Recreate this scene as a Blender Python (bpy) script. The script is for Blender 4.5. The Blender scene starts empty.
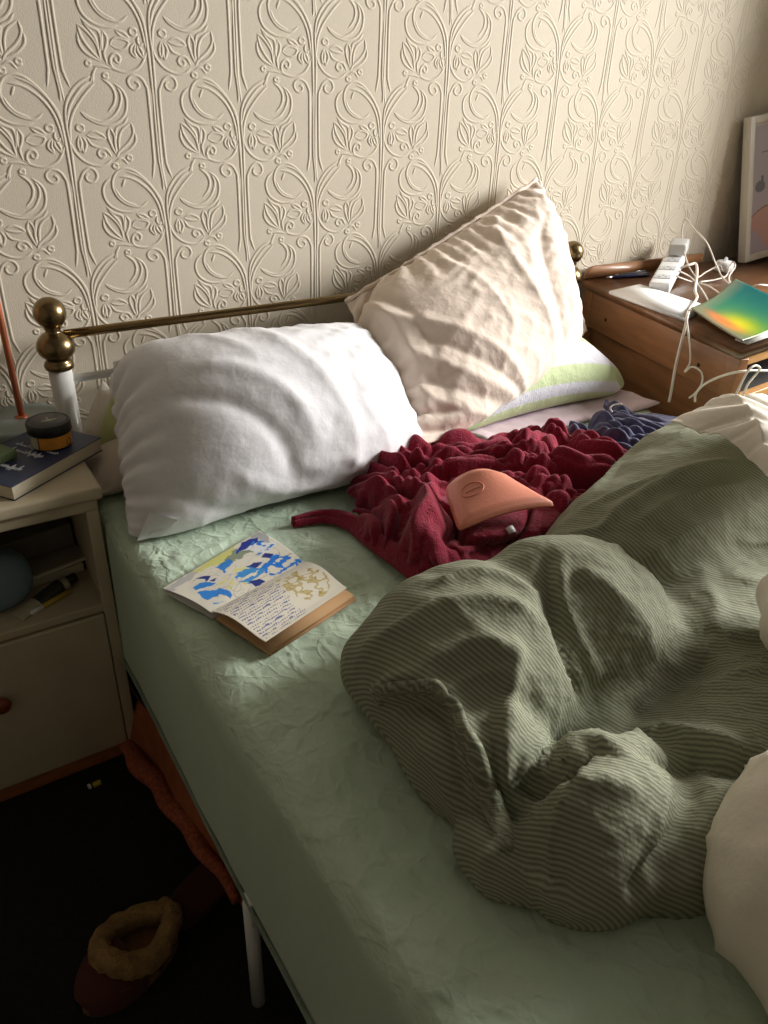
import bpy, bmesh, math, random
import numpy as np
from mathutils import Vector, Matrix
random.seed(4); RNG = np.random.default_rng(11)
SC = bpy.context.scene
COL = SC.collection
TAU = 2*math.pi

# ------------------------------------------------------------------ helpers
def lin(c):
    return tuple(((v/255)/12.92 if v/255 <= .04045 else ((v/255+.055)/1.055)**2.4) for v in c)

def tag(o, label=None, cat=None, group=None, kind=None):
    if label: o['label'] = label
    if cat: o['category'] = cat
    if group: o['group'] = group
    if kind: o['kind'] = kind
    return o

def wloc(o):
    p = Vector((0, 0, 0))
    while o is not None:
        p += o.location; o = o.parent
    return p

def empty(name, label, cat, loc, group=None):
    o = bpy.data.objects.new(name, None); COL.objects.link(o)
    o.location = loc; o.empty_display_size = .05
    return tag(o, label, cat, group)

def mk(name, VF, mat, parent=None, smooth=True, origin=None, attrs=None, cols=None):
    """one mesh object from world-space vertices; origin at its base (or its parent's)"""
    V, F = VF
    V = np.asarray(V, float)
    if parent is not None:
        o0 = np.array(wloc(parent)); loc = (0, 0, 0)
    else:
        o0 = np.array(origin) if origin is not None else np.array([V[:, 0].mean(), V[:, 1].mean(), V[:, 2].min()])
        loc = tuple(o0)
    me = bpy.data.meshes.new(name)
    me.from_pydata([tuple(v) for v in (V-o0)], [], [tuple(int(i) for i in f) for f in F])
    me.update()
    if smooth:
        me.polygons.foreach_set('use_smooth', [True]*len(me.polygons))
    for k, a in (attrs or {}).items():
        me.attributes.new(k, 'FLOAT', 'POINT').data.foreach_set('value', np.asarray(a, np.float32))
    if cols is not None:
        c4 = np.ones((len(V), 4), np.float32); c4[:, :3] = cols
        me.attributes.new('paint', 'FLOAT_COLOR', 'POINT').data.foreach_set('color', c4.ravel())
    if mat: me.materials.append(mat)
    o = bpy.data.objects.new(name, me); COL.objects.link(o)
    o.location = loc
    if parent is not None: o.parent = parent
    return o

def join(*vfs):
    Vs, Fs, n = [], [], 0
    for V, F in vfs:
        Vs.append(np.asarray(V, float)); Fs += [tuple(i+n for i in f) for f in F]; n += len(V)
    return np.concatenate(Vs), Fs

def from_bm(bm):
    bm.verts.ensure_lookup_table()
    V = np.array([v.co[:] for v in bm.verts]); F = [tuple(v.index for v in f.verts) for f in bm.faces]
    bm.free(); return V, F

def box(c, size, bev=.003, rz=0., seg=2):
    bm = bmesh.new(); bmesh.ops.create_cube(bm, size=1)
    for v in bm.verts: v.co = Vector((v.co.x*size[0], v.co.y*size[1], v.co.z*size[2]))
    if bev > 0: bmesh.ops.bevel(bm, geom=list(bm.edges), offset=bev, segments=seg, profile=.7, affect='EDGES')
    bm.verts.index_update()
    V, F = from_bm(bm)
    if rz:
        ca, sa = math.cos(rz), math.sin(rz); V = V @ np.array([[ca, sa, 0], [-sa, ca, 0], [0, 0, 1]])
    return V+np.array(c), F

def box2(p0, p1, bev=.003):
    p0 = np.array(p0, float); p1 = np.array(p1, float)
    return box((p0+p1)/2, np.abs(p1-p0), bev)

def obox(c, ax, ay, az, bev=.003):
    """box with full-size axis vectors ax, ay, az around c"""
    ax, ay, az = (np.array(a, float) for a in (ax, ay, az))
    la, lb, lc = (np.linalg.norm(a) for a in (ax, ay, az))
    V, F = box((0, 0, 0), (la, lb, lc), bev)
    return V[:, :1]*(ax/la)+V[:, 1:2]*(ay/lb)+V[:, 2:3]*(az/lc)+np.array(c), F

def prism(poly, thick, bev=0.):
    """3D planar polygon extruded along vector thick"""
    bm = bmesh.new()
    vs = [bm.verts.new(p) for p in poly]; f = bm.faces.new(vs)
    r = bmesh.ops.extrude_face_region(bm, geom=[f])
    bmesh.ops.translate(bm, vec=Vector(thick), verts=[v for v in r['geom'] if isinstance(v, bmesh.types.BMVert)])
    bmesh.ops.recalc_face_normals(bm, faces=list(bm.faces))
    if bev: bmesh.ops.bevel(bm, geom=list(bm.edges), offset=bev, segments=2, affect='EDGES')
    bm.verts.index_update()
    return from_bm(bm)

def smooth_path(P, n=8, closed=False):
    P = np.array(P, float); out = []
    N = len(P)
    for i in range(N-1 if not closed else N):
        p0 = P[i-1] if (i > 0 or closed) else 2*P[0]-P[1]
        p1, p2 = P[i], P[(i+1) % N]
        p3 = P[(i+2) % N] if (i+2 < N or closed) else 2*P[-1]-P[-2]
        for k in range(n):
            t = k/n
            out.append(.5*((2*p1)+(-p0+p2)*t+(2*p0-5*p1+4*p2-p3)*t*t+(-p0+3*p1-3*p2+p3)*t**3))
    if not closed: out.append(P[-1])
    return np.array(out)

def tube(P, r, n=8, smooth=0, caps=True):
    P = smooth_path(P, smooth) if smooth else np.array(P, float)
    N = len(P); R = np.full(N, r) if np.isscalar(r) else np.interp(np.linspace(0, 1, N), np.linspace(0, 1, len(r)), r)
    T = np.gradient(P, axis=0); T /= np.linalg.norm(T, axis=1)[:, None]+1e-12
    a = np.array([0, 0, 1.]) if abs(T[0, 2]) < .9 else np.array([1., 0, 0])
    u = np.cross(T[0], a); u /= np.linalg.norm(u)
    V, F = [], []
    for i in range(N):
        u = u-T[i]*(u@T[i]); u /= np.linalg.norm(u); w = np.cross(T[i], u)
        for k in range(n):
            V.append(P[i]+R[i]*(math.cos(TAU*k/n)*u+math.sin(TAU*k/n)*w))
    for i in range(N-1):
        for k in range(n):
            F.append((i*n+k, i*n+(k+1) % n, (i+1)*n+(k+1) % n, (i+1)*n+k))
    if caps:
        F.append(tuple(range(n))[::-1]); F.append(tuple((N-1)*n+k for k in range(n)))
    return np.array(V), F

def lathe(prof, c, n=32):
    V, F = [], []
    for (r, z) in prof:
        for k in range(n): V.append((c[0]+r*math.cos(TAU*k/n), c[1]+r*math.sin(TAU*k/n), c[2]+z))
    m = len(prof)
    for i in range(m-1):
        for k in range(n): F.append((i*n+k, i*n+(k+1) % n, (i+1)*n+(k+1) % n, (i+1)*n+k))
    F.append(tuple(range(n))[::-1]); F.append(tuple((m-1)*n+k for k in range(n)))
    return np.array(V), F

def grid_faces(n, m, off=0, flip=False):
    F = []
    for i in range(n-1):
        for j in range(m-1):
            f = (off+i*m+j, off+(i+1)*m+j, off+(i+1)*m+j+1, off+i*m+j+1)
            F.append(f[::-1] if flip else f)
    return F

def fnoise(P, scale, seed=0, octs=3):
    """cheap smooth noise: sums of random plane waves, any point array (N,3)"""
    r = np.random.default_rng(seed); out = np.zeros(len(P)); a = 1.; tot = 0
    for o in range(octs):
        for k in range(7):
            d = r.normal(size=3); d /= np.linalg.norm(d)
            out += a*np.sin(P@d*scale*(2**o)*r.uniform(.7, 1.4)+r.uniform(0, TAU))
        tot += a*2.0; a *= .5
    return out/tot

def inpoly(x, y, poly):
    ins = np.zeros(np.shape(x), bool); n = len(poly)
    for i in range(n):
        x0, y0 = poly[i]; x1, y1 = poly[(i+1) % n]
        if y0 == y1: continue
        c = ((y0 > y) != (y1 > y)) & (x < (x1-x0)*(y-y0)/(y1-y0)+x0)
        ins ^= c
    return ins

# ------------------------------------------------------------------ materials
def mat(name, col, rough=.7, metal=0., bump=None, vary=None, sheen=0., attr=None, spec=.5, coat=0., emit=None):
    m = bpy.data.materials.new(name); m.use_nodes = True
    nt = m.node_tree; N, L = nt.nodes, nt.links
    b = N['Principled BSDF']; c = lin(col)
    b.inputs['Base Color'].default_value = (*c, 1)
    b.inputs['Roughness'].default_value = rough; b.inputs['Metallic'].default_value = metal
    b.inputs['Specular IOR Level'].default_value = spec
    if sheen: b.inputs['Sheen Weight'].default_value = sheen; b.inputs['Sheen Roughness'].default_value = .4
    if coat: b.inputs['Coat Weight'].default_value = coat; b.inputs['Coat Roughness'].default_value = .1
    tc = N.new('ShaderNodeTexCoord')
    src = None
    if attr:
        a = N.new('ShaderNodeAttribute'); a.attribute_name = attr; src = a.outputs['Color']
    if vary:   # (scale, amount[, stretch])
        n = N.new('ShaderNodeTexNoise'); n.inputs['Scale'].default_value = vary[0]; n.inputs['Detail'].default_value = 5
        mp = N.new('ShaderNodeMapping'); L.new(tc.outputs['Object'], mp.inputs['Vector'])
        if len(vary) > 2: mp.inputs['Scale'].default_value = vary[2]
        L.new(mp.outputs[0], n.inputs['Vector'])
        mr = N.new('ShaderNodeMapRange'); mr.inputs['From Min'].default_value = .3; mr.inputs['From Max'].default_value = .7
        mr.inputs['To Min'].default_value = 1-vary[1]; mr.inputs['To Max'].default_value = 1+vary[1]
        L.new(n.outputs['Fac'], mr.inputs['Value'])
        mx = N.new('ShaderNodeVectorMath'); mx.operation = 'SCALE'
        if src is not None: L.new(src, mx.inputs[0])
        else: mx.inputs[0].default_value = c
        L.new(mr.outputs[0], mx.inputs['Scale']); src = mx.outputs[0]
    if src is not None: L.new(src, b.inputs['Base Color'])
    last = None
    for bb in (bump or []):   # (scale, distance[, kind])
        kind = bb[2] if len(bb) > 2 else 'noise'
        if kind == 'ridge':
            n = N.new('ShaderNodeTexNoise'); n.noise_type = 'RIDGED_MULTIFRACTAL'; n.inputs['Scale'].default_value = bb[0]
            n.inputs['Detail'].default_value = 3; n.inputs['Distortion'].default_value = .6; o = n.outputs['Fac']
        elif kind == 'crease':
            w = N.new('ShaderNodeTexNoise'); w.inputs['Scale'].default_value = bb[0]*.6; w.inputs['Detail'].default_value = 2
            ad = N.new('ShaderNodeVectorMath'); ad.operation = 'MULTIPLY_ADD'; ad.inputs[1].default_value = (1.6/bb[0],)*3
            L.new(w.outputs['Color'], ad.inputs[0]); L.new(tc.outputs['Object'], ad.inputs[2])
            n = N.new('ShaderNodeTexVoronoi'); n.feature = 'F1'; n.inputs['Scale'].default_value = bb[0]; n.inputs['Detail'].default_value = 1.5
            L.new(ad.outputs[0], n.inputs['Vector']); o = n.outputs['Distance']
        else:
            n = N.new('ShaderNodeTexNoise'); n.inputs['Scale'].default_value = bb[0]; n.inputs['Detail'].default_value = 4; o = n.outputs['Fac']
        if kind == 'line':      # thin branching pressed-in creases
            w = N.new('ShaderNodeTexNoise'); w.inputs['Scale'].default_value = bb[0]*.5; w.inputs['Detail'].default_value = 3
            ad = N.new('ShaderNodeVectorMath'); ad.operation = 'MULTIPLY_ADD'; ad.inputs[1].default_value = (2.2/bb[0],)*3
            L.new(w.outputs['Color'], ad.inputs[0]); L.new(tc.outputs['Object'], ad.inputs[2])
            n = N.new('ShaderNodeTexVoronoi'); n.feature = 'DISTANCE_TO_EDGE'; n.inputs['Scale'].default_value = bb[0]
            L.new(ad.outputs[0], n.inputs['Vector'])
            mr = N.new('ShaderNodeMapRange'); mr.interpolation_type = 'SMOOTHSTEP'; mr.inputs['From Max'].default_value = .16
            mr.inputs['To Min'].default_value = 1; mr.inputs['To Max'].default_value = 0
            L.new(n.outputs['Distance'], mr.inputs['Value']); o = mr.outputs[0]
        if kind not in ('crease', 'line'):
            if len(bb) > 3:
                mp = N.new('ShaderNodeMapping'); mp.inputs['Scale'].default_value = bb[3]
                L.new(tc.outputs['Object'], mp.inputs['Vector']); L.new(mp.outputs[0], n.inputs['Vector'])
            else: L.new(tc.outputs['Object'], n.inputs['Vector'])
        bn = N.new('ShaderNodeBump'); bn.inputs['Distance'].default_value = bb[1]; bn.inputs['Strength'].default_value = 1
        L.new(o, bn.inputs['Height'])
        if last is not None: L.new(last, bn.inputs['Normal'])
        last = bn.outputs[0]
    if last is not None: L.new(last, b.inputs['Normal'])
    m['base'] = c
    return m

def striped(name, c1, c2, period, attr='stripe', duty=.5, soft=.15, bump=.0004, rough=.9, fine=None, extra=None):
    m = mat(name, c1, rough, bump=[(34, .004), (fine or 260, .0012)])
    nt = m.node_tree; N, L = nt.nodes, nt.links; b = N['Principled BSDF']
    a = N.new('ShaderNodeAttribute'); a.attribute_name = attr
    mu = N.new('ShaderNodeMath'); mu.operation = 'MULTIPLY'; mu.inputs[1].default_value = 1/period
    L.new(a.outputs['Fac'], mu.inputs[0])
    fr = N.new('ShaderNodeMath'); fr.operation = 'FRACT'; L.new(mu.outputs[0], fr.inputs[0])
    pp = N.new('ShaderNodeMath'); pp.operation = 'PINGPONG'; pp.inputs[1].default_value = .5; L.new(fr.outputs[0], pp.inputs[0])
    mr = N.new('ShaderNodeMapRange'); mr.inputs['From Min'].default_value = duty*.5-soft*.5; mr.inputs['From Max'].default_value = duty*.5+soft*.5
    L.new(pp.outputs[0], mr.inputs['Value'])
    mx = N.new('ShaderNodeMix'); mx.data_type = 'RGBA'
    mx.inputs['A'].default_value = (*lin(c1), 1); mx.inputs['B'].default_value = (*lin(c2), 1)
    L.new(mr.outputs[0], mx.inputs['Factor']); L.new(mx.outputs['Result'], b.inputs['Base Color'])
    return m

# ------------------------------------------------------------------ cloth solving
def relax_grid(X, rest, steps=120, inner=4, press=0., grav=0., floor=None, pins=None, closed=False, bend=.1, shear=.5,
               damp=.9, block=None):
    """X (L,n,m,3) layers of grid cloth; rest {(a,b): array of rest lengths}; closed: two layers share their border"""
    L, n, m, _ = X.shape; Xp = X.copy()
    sets = []
    for (a, b), R in rest.items():
        k = 1. if abs(a)+abs(b) == 1 else (shear if abs(a) == 1 and abs(b) == 1 else bend)
        I, J = np.meshgrid(np.arange(0, n-a), np.arange(max(0, -b), m-max(0, b)), indexing='ij')
        par = ((I//a) % 2) if a > 0 else ((J//b) % 2)
        for c in (0, 1):
            s = par == c; i, j = I[s], J[s]
            sets.append((i, j, i+a, j+b, R[:, i, j], k))
    for st in range(steps):
        V = (X-Xp)*damp; Xp = X.copy(); X = X+V
        X[..., 2] -= grav
        if press:
            du = np.gradient(X, axis=1); dv = np.gradient(X, axis=2); nn = np.cross(du, dv)
            A = nn.reshape(L, -1, 3)
            nn = nn*np.array([1, -1][:L]).reshape(L, 1, 1, 1)
            X = X+nn*press
        for it in range(inner):
            for (i, j, k, l, R, w) in sets:
                P, Q = X[:, i, j], X[:, k, l]; d = Q-P
                ln = np.sqrt((d*d).sum(-1))+1e-9
                c = (.5*w*(ln-R)/ln)[..., None]*d
                X[:, i, j] = P+c; X[:, k, l] = Q-c
            if closed:
                for sl in ((slice(None), 0), (slice(None), -1), (0, slice(None)), (-1, slice(None))):
                    e = (X[0][sl]+X[1][sl])/2; X[0][sl] = e; X[1][sl] = e
            if pins is not None:
                for (sl, pos, k) in pins: X[sl] = X[sl]+(pos-X[sl])*k
            if floor is not None:
                h = floor(X[..., 0], X[..., 1]); lo = X[..., 2] < h
                X[..., 2] = np.where(lo, h, X[..., 2])
                Xp[lo] = Xp[lo]*.5+X[lo]*.5
            if block is not None: X = block(X)
    return X

def rests(X0, grow=(1., 1.), jitter=0.):
    """rest lengths from a reference grid (L,n,m,3)"""
    R = {}
    for (a, b) in ((1, 0), (0, 1), (1, 1), (1, -1), (2, 0), (0, 2)):
        n, m = X0.shape[1:3]
        out = np.zeros(X0.shape[:3])
        i = np.arange(0, n-a)[:, None]; j = np.arange(max(0, -b), m-max(0, b))[None, :]
        d = (X0[:, i+a, j+b]-X0[:, i, j])*np.array([1, 1, 1])
        gu, gv = grow
        g = gu if b == 0 else (gv if a == 0 else (gu+gv)/2)
        out[:, i, j] = np.sqrt((d*d).sum(-1))*g
        R[(a, b)] = out
    return R

def bilin(c00, c10, c11, c01, n, m):
    u = np.linspace(0, 1, n)[:, None, None]; v = np.linspace(0, 1, m)[None, :, None]
    c00, c10, c11, c01 = (np.array(c, float) for c in (c00, c10, c11, c01))
    return (1-u)*(1-v)*c00+u*(1-v)*c10+u*v*c11+(1-u)*v*c01

def pillow(corners, w, h, n=56, m=40, press=6., steps=150, pin=.9, grav=.00015, floor=None, block=None, seed=0, bulge=.06, bend=.08, pinedge=None):
    """sewn two-layer cloth blown up between four corners (c00,c10,c11,c01) ; w along u, h along v"""
    G = bilin(*corners, n, m)
    nu = np.cross(G[-1, 0]-G[0, 0], G[0, -1]-G[0, 0]); nu /= np.linalg.norm(nu)
    s = np.sin(np.linspace(0, np.pi, n))[:, None]*np.sin(np.linspace(0, np.pi, m))[None, :]
    s = (s**.5*bulge)[..., None]
    jit = fnoise(G.reshape(-1, 3), 25, seed).reshape(n, m, 1)*.006*np.minimum(1, s/bulge*2)
    X = np.stack([G+nu*(s+jit), G-nu*(s-jit)])
    flat = np.zeros((2, n, m, 3)); flat[..., 0] = np.linspace(0, w, n)[None, :, None]; flat[..., 1] = np.linspace(0, h, m)[None, None, :]
    R = rests(flat)
    pins = []
    for (i, j), c in zip(((0, 0), (-1, 0), (-1, -1), (0, -1)), corners):
        if c is not None: pins.append(((slice(None), i, j), np.array(c), pin))
    for e, k in (pinedge or []):
        sl = {'u0': (slice(None), 0), 'u1': (slice(None), -1), 'v0': (slice(None), slice(None), 0), 'v1': (slice(None), slice(None), -1)}[e]
        pins.append((sl, G[sl[1:]], k))
    X = relax_grid(X, R, steps=steps, inner=5, press=press, grav=grav, floor=floor, pins=pins, closed=True, bend=bend, block=block)
    return X

def pillow_mesh(X):
    _, n, m, _ = X.shape
    V = list(X[0].reshape(-1, 3)); idx1 = np.zeros((n, m), int)
    for i in range(n):
        for j in range(m):
            if i in (0, n-1) or j in (0, m-1): idx1[i, j] = i*m+j
            else: idx1[i, j] = len(V); V.append(X[1, i, j])
    F = grid_faces(n, m)
    for i in range(n-1):
        for j in range(m-1):
            F.append((idx1[i, j], idx1[i, j+1], idx1[i+1, j+1], idx1[i+1, j]))
    return np.array(V), F

def subsurf(o, lv=1):
    md = o.modifiers.new('smooth', 'SUBSURF'); md.levels = lv; md.render_levels = lv; return o

def solidify(o, t, off=-1):
    md = o.modifiers.new('thick', 'SOLIDIFY'); md.thickness = t; md.offset = off; return o

# ---- implicit lumps -> mesh
def sd_ell(P, c, r, rz=0., tilt=0.):
    q = P-np.array(c)
    if rz:
        ca, sa = math.cos(rz), math.sin(rz)
        q = np.stack([q[..., 0]*ca+q[..., 1]*sa, -q[..., 0]*sa+q[..., 1]*ca, q[..., 2]], -1)
    if tilt:
        ca, sa = math.cos(tilt), math.sin(tilt)
        q = np.stack([q[..., 0]*ca+q[..., 2]*sa, q[..., 1], -q[..., 0]*sa+q[..., 2]*ca], -1)
    r = np.array(r)
    k0 = np.sqrt(((q/r)**2).sum(-1)); k1 = np.sqrt(((q/(r*r))**2).sum(-1))+1e-9
    return k0*(k0-1)/k1

def sd_cap(P, a, b, ra, rb):
    a, b = np.array(a, float), np.array(b, float); d = b-a
    t = np.clip(((P-a)@d)/(d@d), 0, 1)
    return np.sqrt((((P-a)-t[..., None]*d)**2).sum(-1))-(ra+(rb-ra)*t)

def smin(a, b, k):
    h = np.clip(.5+.5*(b-a)/k, 0, 1); return b+(a-b)*h-k*h*(1-h)

def nets(f, org, h):
    """naive surface nets"""
    nx, ny, nz = f.shape; s = f < 0
    cnt = np.zeros((nx-1, ny-1, nz-1)); acc = np.zeros((nx-1, ny-1, nz-1, 3))
    base = np.stack(np.meshgrid(*[np.arange(k-1) for k in f.shape], indexing='ij'), -1).astype(float)
    cor = [(a, b, c) for a in (0, 1) for b in (0, 1) for c in (0, 1)]
    sl = lambda c: f[c[0]:nx-1+c[0], c[1]:ny-1+c[1], c[2]:nz-1+c[2]]
    for c in cor:
        for ax in range(3):
            if c[ax]: continue
            d = list(c); d[ax] = 1
            fa, fb = sl(c), sl(d); cr = (fa < 0) != (fb < 0)
            t = np.where(cr, fa/(fa-fb+1e-12), 0)
            p = np.array(c, float)+t[..., None]*np.eye(3)[ax]
            acc += np.where(cr[..., None], p, 0); cnt += cr
    act = cnt > 0
    idx = -np.ones(act.shape, int); idx[act] = np.arange(act.sum())
    V = (base[act]+acc[act]/cnt[act][:, None])*h+np.array(org)
    F = []
    for ax in range(3):
        o1, o2 = (ax+1) % 3, (ax+2) % 3
        a = np.moveaxis(s, (ax, o1, o2), (0, 1, 2)); ii = np.moveaxis(idx, (ax, o1, o2), (0, 1, 2))
        e = a[:-1, 1:-1, 1:-1] != a[1:, 1:-1, 1:-1]
        X, Y, Z = np.nonzero(e)
        q = np.stack([ii[X, Y, Z], ii[X, Y+1, Z], ii[X, Y+1, Z+1], ii[X, Y, Z+1]], 1)
        fl = a[:-1, 1:-1, 1:-1][e]
        q[~fl] = q[~fl][:, ::-1]
        F.append(q)
    F = np.concatenate(F); F = F[(F >= 0).all(1)]
    return V, F

class Topo:
    def __init__(s, V, F):
        F = np.asarray(F); s.n = len(V); s.F = F
        e = np.concatenate([F[:, [0, 1]], F[:, [1, 2]], F[:, [2, 3]], F[:, [3, 0]]]); e.sort(1)
        s.E = np.unique(e, axis=0)
        d = np.concatenate([F[:, [0, 2]], F[:, [1, 3]]]); d.sort(1); s.D = np.unique(d, axis=0)
        s.deg = np.bincount(s.E.ravel(), minlength=s.n).astype(float)
    def scatter(s, E, wi, wj):
        return np.stack([np.bincount(E[:, 0], wi[:, k], s.n)+np.bincount(E[:, 1], wj[:, k], s.n) for k in range(wi.shape[1])], 1)
    def avg(s, X):
        return s.scatter(s.E, X[s.E[:, 1]], X[s.E[:, 0]])/np.maximum(s.deg, 1)[:, None]
    def normals(s, V):
        n = np.cross(V[s.F[:, 2]]-V[s.F[:, 0]], V[s.F[:, 3]]-V[s.F[:, 1]])
        o = np.stack([sum(np.bincount(s.F[:, c], n[:, k], s.n) for c in range(4)) for k in range(3)], 1)
        return o/(np.linalg.norm(o, axis=1)[:, None]+1e-12)

def crumple(V, T, growdir, amount, iters=160, bend=.25, goal=.004, amp=.003, freq=60, seed=1, zmin=None):
    """excess cloth buckles into wrinkles: rest lengths longer than the form it lies on"""
    X0 = V.copy(); N0 = T.normals(V)
    E = np.concatenate([T.E, T.D]); w = np.concatenate([np.ones(len(T.E)), np.full(len(T.D), .6)])[:, None]
    e = X0[E[:, 1]]-X0[E[:, 0]]; l0 = np.linalg.norm(e, axis=1); eh = e/(l0[:, None]+1e-9)
    g = (growdir[E[:, 0]]+growdir[E[:, 1]])/2
    am = (amount[E[:, 0]]+amount[E[:, 1]])/2
    L = l0*(1+am*((eh*g).sum(1)**2))
    deg = np.bincount(E.ravel(), minlength=T.n).astype(float)[:, None]
    X = X0+N0*(fnoise(X0, freq, seed, 2)*amp)[:, None]
    for it in range(iters):
        d = X[E[:, 1]]-X[E[:, 0]]; ln = np.linalg.norm(d, axis=1)+1e-9
        c = (.5*(ln-L)/ln)[:, None]*d*w
        X = X+T.scatter(E, c, -c)/deg*2.6
        D = X-X0; lap = T.avg(D)-D; D = D-bend*(T.avg(lap)-lap)
        nn = (D*N0).sum(1, keepdims=True)*N0          # keep sideways creep small
        D = nn*(1-goal)+(D-nn)*.85
        X = X0+D
        if zmin is not None: X[:, 2] = np.maximum(X[:, 2], zmin)
    return X

def stripe_field(V, T, d, iters=400):
    """scalar s with grad s ~ d on the surface (conjugate gradients on the edge graph)"""
    E = T.E; b_e = ((d[E[:, 0]]+d[E[:, 1]])/2*(V[E[:, 1]]-V[E[:, 0]])).sum(1)
    bc = lambda w: np.bincount(E[:, 1], w, T.n)-np.bincount(E[:, 0], w, T.n)
    Lap = lambda x: bc(x[E[:, 1]]-x[E[:, 0]])
    b = bc(b_e); x = (V*d).sum(1); r = b-Lap(x); p = r.copy(); rs = r@r
    for k in range(iters):
        Ap = Lap(p); a = rs/(p@Ap+1e-20); x += a*p; r -= a*Ap; rn = r@r
        if rn < 1e-12: break
        p = r+rn/rs*p; rs = rn
    return x

def wrinkle(V, N, d, amp, sc, seed, stretch=.3, sharp=2.5, warp=.03):
    """long ridged creases running along d, pushed out along the normals"""
    d = np.array(d, float); d /= np.linalg.norm(d)
    q = V+warp*np.stack([fnoise(V, 12, seed+k, 2) for k in range(3)], 1)
    r = q-np.outer(q@d, d)*(1-stretch)
    n = fnoise(r, sc, seed+5, 1)
    mask = np.clip(.55+.9*fnoise(V, 7, seed+7, 1), 0, 1)
    return V+N*(amp*mask*np.clip(1-np.abs(n)*1.6, 0, 1)**sharp)[:, None]

def polydist(V, P):
    """distance from each vertex to a 3D polyline, and the position along it"""
    P = np.array(P, float); best = np.full(len(V), 9.); tt = np.zeros(len(V)); n = len(P)-1
    for i in range(n):
        a, d = P[i], P[i+1]-P[i]
        t = np.clip(((V-a)@d)/(d@d+1e-12), 0, 1); r = np.linalg.norm(V-a-t[:, None]*d, axis=1)
        m = r < best; best = np.where(m, r, best); tt = np.where(m, (i+t)/n, tt)
    return best, tt

ZB = .585          # top of the mattress

# ------------------------------------------------------------------ camera
cam = bpy.data.cameras.new('camera'); camo = bpy.data.objects.new('camera', cam); COL.objects.link(camo)
R_, U_, F_ = Vector((.84339, -.5363, .0329)), Vector((.2445, .43758, .8653)), Vector((.47845, .72174, -.50017))
M = Matrix((R_, U_, -F_)).transposed().to_4x4(); M.translation = Vector((-.26598, -1.66105, 1.316))
camo.matrix_world = M
cam.sensor_fit = 'VERTICAL'; cam.sensor_height = 24; cam.lens = 776.85/1024*24; cam.clip_start = .02
SC.camera = camo
# ------------------------------------------------------------------ the room
M_wall = mat('wallpaper_paint', (200, 190, 172), .75, vary=(1.6, .04), bump=[(420, .0005)])
M_carpet = mat('carpet_pile', (19, 18, 18), 1., vary=(60, .5), bump=[(300, .01)])
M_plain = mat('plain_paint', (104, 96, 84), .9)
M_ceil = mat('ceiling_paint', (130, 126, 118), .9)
M_white_trim = mat('white_gloss', (222, 220, 214), .35)
X0, X1, Y0, Z1 = -1.3, 3.3, -3.6, 2.4

def struct(name, VF, m, smooth=False):
    return tag(mk(name, VF, m, smooth=smooth), kind='structure')

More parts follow.
